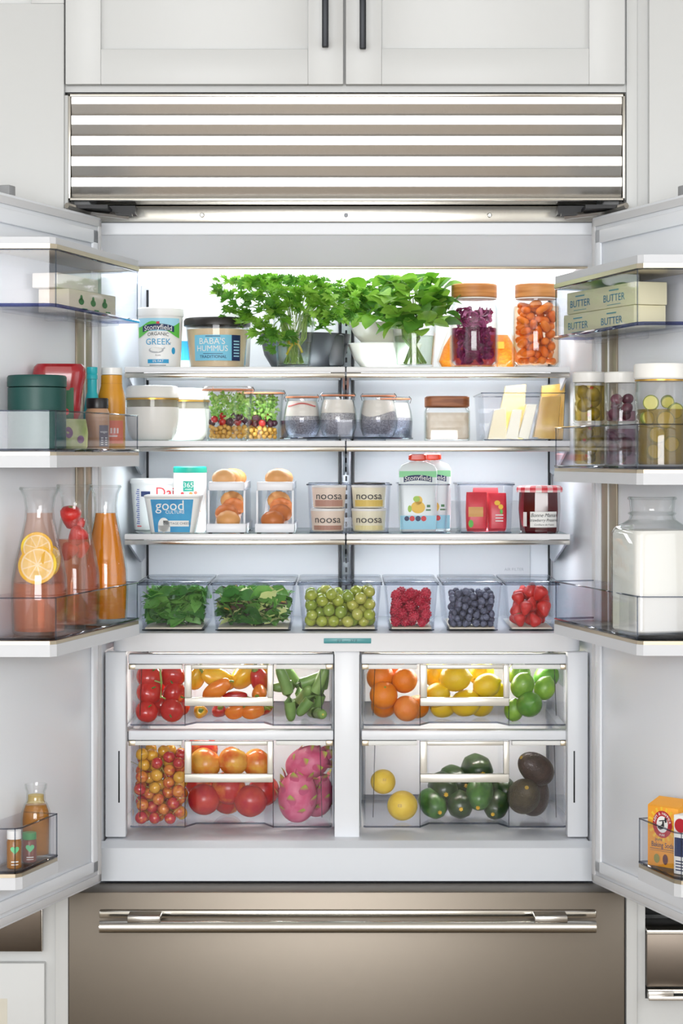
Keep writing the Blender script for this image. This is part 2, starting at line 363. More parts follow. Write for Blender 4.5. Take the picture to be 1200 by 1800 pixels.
bk = mk('back_panel', G().rbox(wx(262, .6), wx(595, .6), .585, .6, .98, 1.808, .002), WHITE, FR)
bk2 = mk('back_panel', G().rbox(wx(622, .6), wx(962, .6), .585, .6, .98, 1.808, .002), WHITE, FR)
mk('back_wall', G().box(-.46, .46, .597, .61, .66, 1.82), WHITE, FR)
mk('filter_cover', G().rbox(wx(772, .58), wx(932, .58), .578, .587, wz(1016, .58), wz(880, .58), .003), WHITE2, bk2)
decal('lettering', [T('AIR FILTER', .009, wx(903, .58), wz(1001, .58))], lambda u, v: (u, .5775, v), GREY, bk2)
for px in (259.5, 965): mk('shelf_track', G().box(wx(px-2, .59), wx(px+2, .59), .584, .598, .98, 1.80), BLACK, FR)
g = G().rbox(wx(600, .58), wx(617, .58), .574, .597, .985, 1.80, .002)
tk = mk('shelf_track', g, mat('track_metal', '#9aa0a8', .3, .8), FR)
for px in (598, 619): mk('track_slot', G().box(wx(px-1.8, .58), wx(px+1.8, .58), .578, .597, .985, 1.80), BLACK, tk)
for k in range(40): mk('track_hole', G().box(wx(606.5, .57), wx(610, .57), .5735, .575, 1.0 + k*.02, 1.011 + k*.02), BLACK, tk)
LEDS = mat('led_strip', '#f6f9ff', .5, emit=16)
# crisper zone
cc = mk('crisper_cover', G().loft([(1.047, .466, .215, .03, 0, .355), (1.066, .466, .215, .03, 0, .355), (1.079, .46, .221, .02, 0, .361), (1.083, .455, .225, .01, 0, .365)], 4), mat('white_gloss', '#e8e9ec', .18), FR)
dp_ = mk('display_panel', G().rbox(wx(569, .138), wx(652, .138), .1375, .15, wz(1131, .138), wz(1122, .138), .0008), mat('display_teal', '#4f9a9f', .3), cc)
decal('lettering', [T('0°F  —  37°F', .0075, 0, 0)], lambda u, v: (u + wx(610, .137), .1365, v + wz(1126.5, .138)), mat('display_ink', '#1f5b61', .5), cc)
for s in (-1, 1):
    xx = sorted((s*.437, s*.478))
    p = mk('side_post', G().rbox(xx[0], xx[1], .128, .16, .68, 1.0465, .003), mat('post_white', '#dfe2e7', .4), FR)
    mk('slot', G().rbox(s*.4505 - .0015, s*.4505 + .0015, .1272, .13, wz(1411, .128), wz(1320, .128), .0005), BLACK, p)
    mk('runner', G().box(min(s*.4365, s*.452), max(s*.4365, s*.452), .2, .58, .86, .88), GREY, FR)
dv = mk('centre_divider', G().rbox(wx(587.5, .15), wx(631.5, .15), .15, .58, .676, 1.0465, .002), WHITE, FR)
for a, b in ((-.0285, -.0258), (.0268, .0295)): mk('divider_gap', G().box(a, b, .19, .57, .69, 1.04), GREY, dv)
mk('liner_floor', G().rbox(-.478, .478, .112, .6, .655, .677, .004), mat('floor_gloss', '#dfe2e8', .12), FR)
pr = [(.086, .602), (.1, .602), (.125, .67), (.112, .676), (.095, .665)]
n = len(pr); g = G().add([(x, y, z) for x in (-.487, .487) for y, z in pr], [tuple(range(n)), tuple(range(n, 2*n))[::-1]] + [(k, (k+1) % n, n+(k+1) % n, n+k) for k in range(n)])
mk('sill', g, mat('sill_white', '#d3d7dd', .4), FR, smooth=40)
for xa, xb in ((-.40, -.06), (.065, .405)):
    mk('crisper_lamp', G().rbox(xa, xb, .3, .345, 1.0425, 1.0465, .001), mat('led_crisper', '#fffaf0', .5, emit=42), FR)
# freezer drawer
fd = mk('freezer_drawer', G().rbox(-HW, HW - .0005, -.001, .085, .1, wz(1568, 0), .0025), STEELD, FR)
zt_ = wz(1629, -.05)
hd = mk('handle', G().tube([(wx(175, -.05), -.05, zt_), (wx(1047, -.05), -.05, zt_)], .0115, 20), CHROME, fd)
mk('handle_rail', G().rbox(wx(174, -.012), wx(1048, -.012), -.014, -.0005, wz(1614, -.012), wz(1600, -.012), .003), CHROME, fd)
for a, b in ((225, 283), (938, 996)): mk('handle_post', G().rbox(wx(a, -.04), wx(b, -.04), -.058, -.001, wz(1618, -.04), wz(1607, -.04), .002), STEEL, fd)
# ---- doors (hinge line at x = +-.470, opened 108 degrees)
TH = math.radians(18); CS, SN = math.cos(TH), math.sin(TH)
def dpos(s, t, y, z=0):
    """door frame: t along the door from the hinge, y out of its inner face; s = -1 left, 1 right"""
    return (s*.470 + s*(SN*t - CS*y), -CS*t - SN*y, z)
def drot(s): return -PI/2 + s*TH      # local x along the door; local y is out (left door), in (right door)
def dface(s): return -s*(PI/2 - TH)   # turns a thing's front (-y) to face out of the door
ZD0, ZD1, LD = .616, 1.893, .53
for s in (-1, 1):
    o = -s
    def bxs(g, x0, x1, y0, y1, z0, z1, b=.002): return g.rbox(x0, x1, min(o*y0, o*y1), max(o*y0, o*y1), z0, z1, b)
    dr = mk('door', bxs(G(), 0, LD, -.07, 0, ZD0, ZD1, .004), WHITE, FR, (s*.470, 0, 0), (0, 0, drot(s)))
    mk('outer_skin', bxs(G(), -.012, LD + .005, -.092, -.07, ZD0 - .002, ZD1 + .012, .001), STEELD, dr)
    # moulded rim round the inner panel
    g = G(); a, b_ = .028, .05
    bxs(g, a, LD - a, 0, .006, ZD0 + a, ZD0 + b_, .002); bxs(g, a, LD - a, 0, .006, ZD1 - b_ - .004, ZD1 - a, .002)
    bxs(g, a, b_, 0, .006, ZD0 + a, ZD1 - a, .002); bxs(g, LD - b_, LD - a, 0, .006, ZD0 + a, ZD1 - a, .002)
    mk('liner_rim', g, WHITE, dr)
    g = G(); a, b_ = .006, .02
    bxs(g, a, LD - a, 0, .003, ZD0 + a, ZD0 + b_, .001); bxs(g, a, LD - a, 0, .003, ZD1 - b_, ZD1 - a, .001)
    bxs(g, a, b_, 0, .003, ZD0 + a, ZD1 - a, .001); bxs(g, LD - b_, LD - a, 0, .003, ZD0 + a, ZD1 - a, .001)
    mk('gasket', g, mat('gasket', '#d8d8da', .5), dr)
    mk('bin_rail', bxs(G(), .052, .083, .0, .004, 1.104, 1.70, .001), mat('rail_beige', '#a89c88', .35, .5), dr)
    mk('bin_rail', bxs(G(), .086, .118, .0, .004, 1.104, 1.70, .001), MATS['rail_beige'], dr)
    mk('rail_edge', bxs(G(), .083, .086, .0, .006, 1.104, 1.70, .0005), PAPER, dr)
    mk('door_stop', bxs(G(), .26, .285, -.086, -.05, ZD1 + .001, ZD1 + .03, .002), mat('stop_grey', '#9b9c9e', .5), dr)

# ---- door bins
def bin_poly(kind):
    if kind == 'small': return [(.335, .004), (.335, .068), (.478, .072), (.49, .066), (.513, .004)]
    return [(.022, .0065), (.022, .084), (.027, .088), (.462, .128), (.4735, .122), (.511, .0065)]
def side_poly(poly, s): return [(x, -s*y) for x, y in poly] if s > 0 else list(poly)
def door_bin(s, label, kind, zg1, zg0, zb0, lid=None):
    """clear walls zg0..zg1 over a white base zb0..zg0; optional white lid"""
    t = thing('door_bin', label, 'door bin', (s*.470, 0, zb0), drot(s), 'clear bins on the refrigerator doors')
    P = side_poly([(x + (.012 if kind == 'small' and s > 0 else 0), y) for x, y in bin_poly(kind)], s)
    mk('clear_wall', G().shell(P, zg0 - zb0, zg1 - zb0, .0035, .003), CLR, t, smooth=20)
    if lid:
        Q = inset(P, -.002)
        mk('lid', G().prism(P, zg1 - zb0 + .0085, lid - zb0), WHITE2, t, smooth=20)
        mk('lid_trim', G().shell(Q, zg1 - zb0 + .0005, zg1 - zb0 + .0085, .004, .004), NICKEL, t, smooth=20)
    else:
        mk('trim', G().shell(inset(P, -.001), zg0 - zb0 - .0065, zg0 - zb0 - .0005, .004, .003), NICKEL, t, smooth=20)
        mk('base', G().shell(inset(P, -.002), 0, zg0 - zb0 - .0065, .01, zg0 - zb0 - .0065 - .003), WHITE2, t, smooth=20)
    # tinted edges where the walls are seen end on
    k = 1 if kind == 'small' else 2
    ring = [P[0], P[k], P[3], P[4], P[-1]]
    mk('bottom_edge', G().tube([(x, y, zg0 - zb0 + .003) for x, y in P], .0022 if not lid else .0035, 6), EDGEB if lid else EDGE, t)
    mk('rim_edge', G().tube([(x, y, zg1 - zb0 - .001) for x, y in P], .0014, 6), EDGE, t)
    for q in ((1, 3) if kind == 'small' else (1, 3)):
        mk('corner_edge', G().tube([(P[q][0], P[q][1], zg0 - zb0), (P[q][0], P[q][1], zg1 - zb0)], .0013, 6), EDGE, t)
    return t
tl = door_bin(-1, 'lidded clear dairy bin at the top of the left door', 'full', 1.785, 1.687, 1.687, 1.805)
tr_ = door_bin(1, 'lidded clear dairy bin holding butter at the top of the right door', 'full', 1.752, 1.656, 1.656, 1.775)
for t, s in ((tl, -1), (tr_, 1)):
    o = -s
    for tt in (.13, .3):
        mk('foot_rib', G().rbox(tt - .01, tt + .01, min(o*.03, o*.07), max(o*.03, o*.07), -.012, 0, .003), CLR, t)
    mk('floor_rib', G().rbox(.05, .45, min(o*.02, o*.06), max(o*.02, o*.06), -.006, 0, .002), CLR, t)
door_bin(-1, 'clear bin of bottles in the middle of the left door', 'full', 1.513, 1.443, 1.416)
door_bin(1, 'clear bin of olive and pickle jars in the middle of the right door', 'full', 1.490, 1.413, 1.387)
door_bin(-1, 'clear bin holding the carafes low on the left door', 'full', 1.197, 1.124, 1.097)
door_bin(1, 'clear bin holding the milk jug low on the right door', 'full', 1.199, 1.124, 1.099)
door_bin(-1, 'small clear bin of juice bottles at the bottom of the left door', 'small', .808, .731, .704)
door_bin(1, 'small clear bin of baking soda at the bottom of the right door', 'small', .802, .722, .694)

# ---- shelves
Z1, Z2, Z3, Z4 = 1.615, 1.466, 1.278, 1.083
GLSH = clear('shelf_glass', '#eef3f3', '#9fb3b0', .02)
SHW = mat('shelf_white', '#f2f3f5', .25)
def shelf(label, xa, xb, zt, s):
    xm = (xa + xb) / 2
    t = thing('glass_shelf', label, 'shelf', (xm, .2, zt - .022), 0, 'refrigerator glass shelves'); a, b = xa - xm, xb - xm
    mk('pane', G().rbox(a + .004, b - .004, .012, .36, .0165, .022, .001), GLSH, t)
    mk('front_strip', G().rbox(a, b, 0, .014, .0105, .022, .002), SHW, t)
    mk('front_trim', G().rbox(a, b, .001, .012, 0, .010, .002), CHROME, t)
    mk('back_strip', G().rbox(a + .01, b - .01, .355, .372, .008, .022, .002), SHW, t)
    mk('shelf_lamp', G().rbox(a + .03, b - .03, .10, .135, .0115, .0155, .001), MATS['led_strip'], t)
    for xx in (a + .003, b - .003):
        pr = [(.02, .016), (.37, .016), (.37, -.045), (.3, -.05), (.05, 0)]
        n = len(pr); v = [(x, y, z) for x in (xx - .0022, xx + .0022) for y, z in pr]
        mk('bracket', G().add(v, [tuple(range(n)), tuple(range(n, 2*n))[::-1]] + [(k, (k+1) % n, n+(k+1) % n, n+k) for k in range(n)]), GREY, t, smooth=0)
LX, RX = wx(218.5, .2), wx(1002, .2); CL, CR = wx(606.5, .2), wx(608.5, .2)
for z, row in ((Z1, 'top'), (Z2, 'second'), (Z3, 'third')):
    lt = {'top': 'top left glass shelf under the yogurt tub and parsley', 'second': 'second left glass shelf under the white lidded canisters', 'third': 'third left glass shelf under the brown eggs'}[row]
    rt = {'top': 'top right glass shelf under the pickled onions and carrots', 'second': 'second right glass shelf under the cheese bin', 'third': 'third right glass shelf under the pouches and jam'}[row]
    shelf(lt, LX, CL, z, -1); shelf(rt, CR, RX, z, 1)

# ---- crisper drawers
YF = .16
def crisper(label, xa, xb, zr1, zr0, z0, ctr):
    """xa..xb outer width, rail zr0..zr1, clear body down to z0, ctr = centre panel (x0, x1) behind the handle"""
    t = thing('crisper_drawer', label, 'drawer', (xa, YF, z0), 0, 'crisper drawers'); W = xb - xa; c0, c1 = ctr[0] - xa, ctr[1] - xa; dpt = .39
    P = [(0, dpt), (.004, .004), (.008, 0), (c0, 0), (c0 + .02, .04), (c1 - .02, .04), (c1, 0), (W - .008, 0), (W - .004, .004), (W, dpt)]
    H = zr0 - z0
    mk('clear_body', G().shell(P, 0, H, .003, .003), CLRD, t, smooth=15)
    mk('front_rail', G().rbox(-.001, W + .001, .0, .03, H + .0005, zr1 - z0, .003), WHITE, t)
    mk('back_board', G().rbox(.006, W - .006, dpt - .012, dpt - .004, .004, H - .01, .002), WHITE2, t)
    mk('bottom_edge', G().tube([(x, y, .002) for x, y in P[1:9]], .002, 6), EDGE, t)
    for q in (3, 6): mk('corner_edge', G().tube([(P[q][0], P[q][1], 0), (P[q][0], P[q][1], H)], .001, 5), EDGE, t)
    for q in (2, 7): mk('corner_edge', G().tube([(P[q][0] + (.014 if q == 2 else -.014), 0.004, .02), (P[q][0] + (.018 if q == 2 else -.018), .004, H)], .001, 5), EDGE, t)
    for a, b in ((.012, c0 - .006), (c1 + .006, W - .014)): mk('light_strip', G().rbox(a, b, -.002, .012, H - .009, H - .0005, .001), PAPER, t)
    for a, b in ((0, .014), (W - .014, W)): mk('clip', G().rbox(a, b, -.002, .01, H - .01, H, .001), NICKEL, t)
    # handle frame
    hz1, hz0 = H + .0, H - ws(72, YF)
    h = mk('handle', G().rbox(c0, c1, -.012, -.002, hz0, hz0 + ws(15, YF), .002), mat('handle_metal', '#e4e1d8', .3, .4), t)
    mk('handle_bar', G().rbox(c0, c0 + ws(12, YF), -.012, -.002, hz0 + ws(15, YF), hz1, .0015), MATS['handle_metal'], h)
    mk('handle_bar', G().rbox(c1 - ws(10, YF), c1, -.012, -.002, hz0 + ws(15, YF), hz1, .0015), MATS['handle_metal'], h)
    mk('handle_bar', G().rbox(c0 + ws(12, YF), c1 - ws(10, YF), -.012, -.002, hz1 - ws(7, YF), hz1, .0015), MATS['handle_metal'], h)
    return t
DLa, DLb, DRa, DRb = wx(226, YF), wx(585, YF), wx(636, YF), wx(997, YF)
CLc, CRc = (wx(325, YF), wx(480, YF)), (wx(738, YF), wx(894, YF))
ZU1, ZU0, ZUB = wz(1150, YF), wz(1168, YF), wz(1276, YF)
ZL1, ZL0, ZLB = wz(1284, YF), wz(1302, YF), wz(1455, YF)
crisper('upper left crisper drawer of tomatoes and peppers', DLa, DLb, ZU1, ZU0, ZUB, CLc)
crisper('lower left crisper drawer of cherries and dragon fruit', DLa, DLb, ZL1, ZL0, ZLB, CLc)
crisper('upper right crisper drawer of oranges, lemons and limes', DRa, DRb, ZU1, ZU0, ZUB, CRc)
crisper('lower right crisper drawer of squash and avocados', DRa, DRb, ZL1, ZL0, ZLB, CRc)
# ================= shapes shared by food and vessels =================
def blob(fn, nu=20, nv=12, mi=0):
    """closed surface from fn(theta, t) -> (x, y, z), t from 0 (bottom) to 1 (top)"""
    v = [fn(2*PI*i/nu, max(1e-4, min(1-1e-4, j/nv))) for j in range(nv+1) for i in range(nu)]
    f = [(j*nu+i, j*nu+(i+1) % nu, (j+1)*nu+(i+1) % nu, (j+1)*nu+i) for j in range(nv) for i in range(nu)]
    f += [tuple(range(nu))[::-1], tuple(range(nv*nu, (nv+1)*nu))]
    return v, f
def star(r0, r1, n, droop=0.3):
    v = [(0, 0, 0)]; f = []
    for i in range(2*n):
        r = r1 if i % 2 == 0 else r0; a = PI*i/n; v.append((r*math.cos(a), r*math.sin(a), -droop*r*r/r1 if i % 2 == 0 else 0))
    for i in range(2*n): f.append((0, i+1, (i+1) % (2*n) + 1))
    return v, f
def leafshape(L, W, lobes=0, curl=0.5, n=8, tooth=0.0, blunt=0):
    """a single curved blade: base at origin, tip along +x"""
    v, f = [], []
    for i in range(n+1):
        t = i/n; w_ = W*math.sin(PI*min(1, t**.75))*(1 + tooth*(1 if i % 2 else -1)) if 0 < i < n else .0008
        if blunt and 0 < i < n: w_ = W*math.sin(PI*t**.8)**.6*(1 + tooth*(1 if i % 2 else -1))
        if lobes: w_ *= 1 + .35*math.cos(lobes*2*PI*t)
        x, z = L*t, curl*L*(t*(1-t)) - curl*.35*L*t*t
        v += [(x, w_, z + .25*w_), (x, 0, z), (x, -w_, z + .25*w_)]
    for i in range(n):
        a = 3*i; f += [(a, a+1, a+4, a+3), (a+1, a+2, a+5, a+4)]
    return v, f
def parsley_shape(L, seed):
    """three toothed leaflets on a short stalk"""
    rg = random.Random(seed); g = G(); 
    for a, k in ((0, 1.0), (.95, .72), (-.95, .72)):
        out = []; m = 13
        for i in range(m):
            t = (i/(m-1) - .5)*2; r = L*k*(.62 + .38*math.cos(t*1.5))*(1 if i % 2 == 0 else .7)
            out.append((r*math.cos(t*1.0), r*math.sin(t*1.0)*.95))
        pts = [(0, 0)] + out
        M = Matrix.Rotation(a, 4, 'Z') @ Matrix.Rotation(rg.uniform(-.4, .4), 4, 'X') @ Matrix.Rotation(rg.uniform(-.1, .5), 4, 'Y')
        v = [(x, y, .9*abs(y)*.5 - 6*x*x) for x, y in pts]
        g.add(v, [(0, i, i+1) for i in range(1, m)], 0, M)
    return g
def round_tub(t, r0, r1, h, body, lidm=None, lid=.012, wall=True, lipr=.0018):
    """tapered tub with rolled lip and a lid, parts of t"""
    mk('tub', G().lathe([(r0-.003, 0), (r0, .002), (r1, h-lid), (r1-.002, h-lid), (r1-.002, h-lid-.002)], 8), body, t)
    if lidm: mk('lid', G().lathe([(r1+lipr, h-lid-.001), (r1+lipr+.0006, h-lid+.003), (r1+lipr, h-.002), (r1-.002, h), (r1-.004, h), (r1-.006, h-.002)], 8), lidm, t)
    return lambda z: r0 + (r1-r0)*max(0, min(1, z/(h-lid)))

# ================= top shelf =================
GREEN = mat('print_green', '#5fbf4b', .5); SKY = mat('print_sky', '#a9dcf0', .5); CYAN = mat('print_cyan', '#2f9fd0', .5); REDP = mat('print_red', '#d8343a', .5)
Y = .27
t = thing('yogurt_tub', 'white round yogurt tub with green and blue label, foremost on top shelf', 'tub', (wx(281, Y), Y, Z1))
h = ws(105, Y); rf = round_tub(t, ws(36.5, Y), ws(40, Y), h, TUBW, TUBW, ws(14, Y)); mp = on_round(rf); mp2 = on_round(rf, .001)
band = mk('label_art', G().add([mp(u, v) for u, v in grid2(-.05, .05, .074, .1, 16, 1)[0]], grid2(-.05, .05, .074, .1, 16, 1)[1]), SKY, t, smooth=0, fixn=False)
v = []; 
for i in range(17): u = -.05 + .1*i/16; v += [(u, .070 + .01*math.cos(u*60)), (u, .088 + .006*math.cos(u*90+1))]
decal('meadow', [((v, [(2*i, 2*i+2, 2*i+3, 2*i+1) for i in range(16)]), (0, 0))], mp2, GREEN, t)
v = []
for i in range(13): u = -.034 + .068*i/12; b = -.004*(u/.034)**2*0 + .005*(1-(u/.034)**2); v += [(u, .0715+b), (u, .0835+b)]
decal('ribbon', [((v, [(2*i, 2*i+2, 2*i+3, 2*i+1) for i in range(12)]), (0, 0))], on_round(rf, .0014), INK, t)
decal('lettering', [arc(T('Stonyfield', .0148, 0, .0768), .005, .034)], on_round(rf, .002), PAPER, t)
decal('lettering', [arc(T('ORGANIC', .0098, 0, .0635), .0045, .034), T('PLAIN', .004, 0, .0245)], mp, INKK, t)
decal('lettering', [T('GREEK', .0178, 0, .0515)], mp, CYAN, t)
decal('barn', [Rct(-.003, .003, .0885, .093, 1)], on_round(rf, .0016), REDP, t)
decal('spoon', [Dsc(-.004, .035, .0155, .006)], mp, mat('print_spoon', '#b9bcc0', .5), t); decal('yogurt_picture', [Dsc(-.004, .0365, .012, .0045)], mp2, PAPER, t)
decal('band', [Rct(-.022, .022, .0085, .0165)], mp, CYAN, t); decal('lettering', [T('0% FAT', .007, 0, .0125)], mp2, PAPER, t)
decal('badge', [Dsc(.033, .034, .0045, .007)], mp, CYAN, t); decal('fine_print', [Rct(-.018, .016, .0035, .005, 3)], mp, mat('ink_grey', '#6c7680', .5), t)
decal('spoon_handle', [(([(.008, .037), (.01, .035), (.028, .05), (.025, .051)], [(0, 1, 2, 3)]), (0, 0))], mp, MATS['print_spoon'], t)
# yogurt tub behind
Yb = .40
t = thing('yogurt_tub', 'white tub with blue print half hidden between the yogurt and the hummus', 'tub', (wx(322, Yb), Yb, Z1))
rf = round_tub(t, ws(36, Yb), ws(40, Yb), ws(98, Yb), TUBW, TUBW); decal('label_art', [Rct(-.04, .04, .02, .06, 14)], on_round(rf), CYAN, t)
# hummus
Y = .285
t = thing('hummus_tub', 'clear round tub of beige hummus with black lid and sky-blue label', 'tub', (wx(381.5, Y), Y, Z1))
HUM = mat('hummus', '#e8cfa6', .5); h = ws(88, Y); r0, r1 = ws(49, Y), ws(56, Y)
mk('hummus_fill', G().lathe([(r0-.003, .002), (r1-.003, h-.024)], 8), HUM, t)
mk('tub', G().cup([(0, r0-.002, r0-.002, r0-.002), (.002, r0, r0, r0), (h-.006, r1, r1, r1)], .0012, .001, 8), CLR, t)
mk('lid', G().lathe([(r1+.001, h-.017), (r1+.003, h-.016), (r1+.003, h-.006), (r1, h-.001), (r1-.004, h), (r1-.006, h-.002)], 10), mat('lid_black', '#2a2724', .35), t)
rf = lambda z: r0 + (r1-r0)*z/h; mp = on_round(rf, .0012)
BB = mat('print_lightblue', '#7ecbe8', .5)
decal('label_front', [Rct(-.046, .034, .014, .066, 12)], mp, BB, t); decal('label_side', [Rct(.034, .056, .014, .066, 6)], mp, INK, t)
decal('lettering', [T("BABA'S", .0175, -.007, .0525, 1.0), T('HUMMUS', .0165, -.007, .038, .95)], on_round(rf, .002), PAPER, t)
decal('lettering', [T('TRADITIONAL', .0085, -.005, .0215), Rct(-.025, .015, .0275, .0285, 4), Rct(-.02, .01, .0625, .0638, 4)], on_round(rf, .002), INK, t)
decal('fine_print', [Rct(.038, .052, .022 + k*.006, .0245 + k*.006, 2) for k in range(6)], on_round(rf, .002), SKY, t)
Yb = .43
t = thing('dip_tub', 'white lidded tub with pale blue side standing behind the hummus', 'tub', (wx(388, Yb), Yb, Z1))
rf = round_tub(t, ws(50, Yb), ws(54, Yb), ws(103, Yb), TUBW, TUBW, .02); decal('label_art', [Rct(-.05, .065, .012, .055, 18)], on_round(rf), BB, t)
# dark bowl with a lidded insert, white bowls
DKB = mat('charcoal_glaze', '#3b3d41', .4); Yb = .42
t = thing('mixing_bowl', 'charcoal grey bowl standing behind the glass of parsley', 'bowl', (wx(536, Yb), Yb, Z1))
r = ws(80, Yb); hb = ws(64, Yb)
mk('bowl', G().lathe([(r*.55, 0), (r*.72, .006), (r*.9, hb*.45), (r, hb), (r*.965, hb), (r*.86, hb*.45), (r*.66, .012), (.001, .01)], 10, (1, 1)), DKB, t)
mk('spout', G().rbox(r*.52, r*.86, -r*.72, -r*.55, hb*.1, hb*.97, .006), DKB, t)
CRM = mat('cream_glaze', '#e9e6dc', .3); Yb = .385
def bowl(label, px, zb, rt, hb, rb, grp):
    t = thing('bowl', label, 'bowl', (wx(px, Yb), Yb, zb), 0, grp)
    mk('bowl_body', G().lathe([(rb, 0), (rb+.002, .003), (rb+(rt-rb)*.62, hb*.45), (rt, hb), (rt-.0025, hb), (rb+(rt-rb)*.55, hb*.45), (rb-.006, .008), (.001, .006)], 10), CRM, t)
    mk('rim', G().lathe([(rt-.003, hb-.001), (rt+.0008, hb-.001), (rt+.0008, hb+.001), (rt-.003, hb+.001)], 10), PAPER, t)
bowl('lower of two stacked cream bowls behind the glass of greens', 676, Z1, ws(65, Yb), ws(46, Yb), ws(38, Yb), 'stacked cream bowls')
bowl('upper of two stacked cream bowls behind the glass of greens', 676, Z1 + ws(46, Yb) - .006 + .0075, ws(63, Yb), ws(34, Yb), ws(40, Yb), 'stacked cream bowls')
# glasses of herbs
WATER = clear('water', '#eef5ee', '#b9c9b4', .02, 1.25)
def tumbler(label, px, Y, rt, rb, h, wat):
    t = thing('glass_tumbler', label, 'glass', (wx(px, Y), Y, Z1))
    mk('glass', G().cup([(0, rb-.002, rb-.002, rb-.002), (.002, rb, rb, rb), (h, rt, rt, rt)], .002, .007, 9), GLS, t)
    mk('water', G().lathe([(rb-.0025, .0075), (rb + (rt-rb)*wat - .0028, h*wat)], 9), WATER, t)
    mk('rim', G().lathe([(rt-.002, h-.0015), (rt+.0005, h-.0015), (rt+.0005, h+.0005), (rt-.002, h+.0005)], 9), GLS, t)
    return t
Yt = .275
tumbler('clear glass tumbler of water holding the parsley bunch', 516, Yt, ws(37.5, Yt), ws(29, Yt), ws(91, Yt), .5)
tumbler('clear glass tumbler of water holding broad leafy greens', 728, Yt, ws(40, Yt), ws(33, Yt), ws(91, Yt), .62)
LEAFG = [mat('leaf_green_a', '#84bb3c', .42, col2='#659f30', nscale=30, spec=.35, thru=.35), mat('leaf_green_b', '#a8d45c', .42, col2='#86ba44', nscale=30, spec=.35, thru=.35), mat('leaf_green_c', '#669f3a', .45, col2='#4c822c', nscale=30, spec=.35, thru=.35)]
STEMM = mat('stem_green', '#9db763', .45, col2='#7ea048', nscale=60); TIE = mat('yellow_tie', '#e0c529', .5)
def bunch(name, label, px, meshes, tips, per, spread, sc_, base_r, seed, mouth, low):
    """herb bunch in a glass: stems from the glass floor through its mouth to tip points, leaves clustered at tips"""
    rg = random.Random(seed); x0 = wx(px, Yt)
    t = thing(name, label, 'herbs', (x0, Yt, Z1 + .009))
    for tx, ty, tY in tips:
        tip = Vector((wx(tx, tY) - x0, tY - Yt, wz(ty, tY) - Z1 - .009)); a = rg.uniform(0, 2*PI)
        b = Vector((base_r*math.cos(a), base_r*math.sin(a), .001)); q = Vector((-b.x*.5 + tip.x*.12, -b.y*.5 + max(-.012, min(.012, tip.y*.12)), mouth*.55)); m = Vector((max(-.027, min(.027, tip.x*.35)), max(-.027, min(.027, tip.y*.35)), mouth))
        m2 = m.lerp(tip, .55) + Vector((0, 0, .012))
        mk('stem', G().tube([b, q, m, m2, tip], [.0022, .0020, .0017, .0012, .0008], 5), STEMM, t)
        for k in range(per):
            d = Vector((rg.gauss(0, 1), rg.gauss(0, 1), rg.gauss(0, .8))).normalized() * spread * rg.uniform(.2, 1)
            p = tip + d; p.z = min(p.z, Z1*0 + 1.803 - Z1 - .016); 
            if p.z < low and math.hypot(p.x, p.y) < .043: continue
            o = ob('leaf', rg.choice(meshes), t, p, (rg.uniform(-.7, .7), rg.uniform(-.9, .5), math.atan2(d.y, d.x) + rg.uniform(-.8, .8)), sc_*rg.uniform(.7, 1.25))
    return t
pm = [mesh(parsley_shape(.0265, k), LEAFG[k % 3], 0, False, 'parsley_leaf') for k in range(6)]
tips = [(392, 515, .25), (405, 545, .23), (420, 490, .3), (428, 525, .22), (440, 555, .23), (447, 495, .24), (465, 485, .3), (470, 520, .2), (478, 548, .2), (492, 492, .26), (500, 515, .2), (510, 538, .2), (522, 488, .3), (530, 520, .2), (545, 500, .25), (555, 535, .22), (566, 560, .24), (572, 505, .28), (585, 530, .22), (592, 560, .23), (602, 500, .3), (612, 525, .25), (625, 545, .27), (635, 520, .3), (462, 575, .22), (470, 598, .21), (487, 590, .2), (548, 555, .3), (470, 500, .36), (520, 510, .38), (570, 520, .38), (640, 505, .36)]
tp = bunch('parsley_bunch', 'bright green curly-edged parsley bunch tied with yellow band in a glass', 516, pm, tips, 9, .028, 1.0, .02, 5, ws(91, Yt) - .009, .085)
g = G()
for k in range(2): g.tube([(.011*math.cos(a)*(1+.2*k), .011*math.sin(a), .044 + .004*k + .004*math.sin(a)) for a in [2*PI*i/16 for i in range(17)]], .0022, 6)
g.tube([(.006, -.013, .045), (.014, -.02, .032), (.018, -.021, .022)], .0024, 6).tube([(.002, -.013, .045), (-.008, -.02, .03), (-.014, -.021, .018)], .0024, 6)
mk('tie', g, TIE, tp)
bl = [mesh(G().add(*leafshape(.042, .0185, 0, .25 + .1*k, 8, .03, 1)), LEAFG[(k+1) % 3], 50, False, 'broad_leaf') for k in range(4)]
tips = [(655, 540, .28), (640, 520, .33), (665, 520, .25), (672, 560, .24), (690, 500, .3), (695, 530, .22), (705, 555, .21), (715, 492, .3), (725, 520, .2), (735, 548, .2), (745, 500, .27), (755, 530, .22), (765, 505, .28), (775, 535, .24), (770, 560, .24), (715, 570, .2), (742, 575, .2), (650, 560, .3), (630, 545, .33), (730, 505, .38), (690, 515, .38)]
bunch('leafy_greens_bunch', 'broad-leaved dark green herb bunch in a glass between cream bowls and onions', 728, bl, tips, 9, .024, 1.0, .024, 8, ws(91, Yt) - .009, .085)
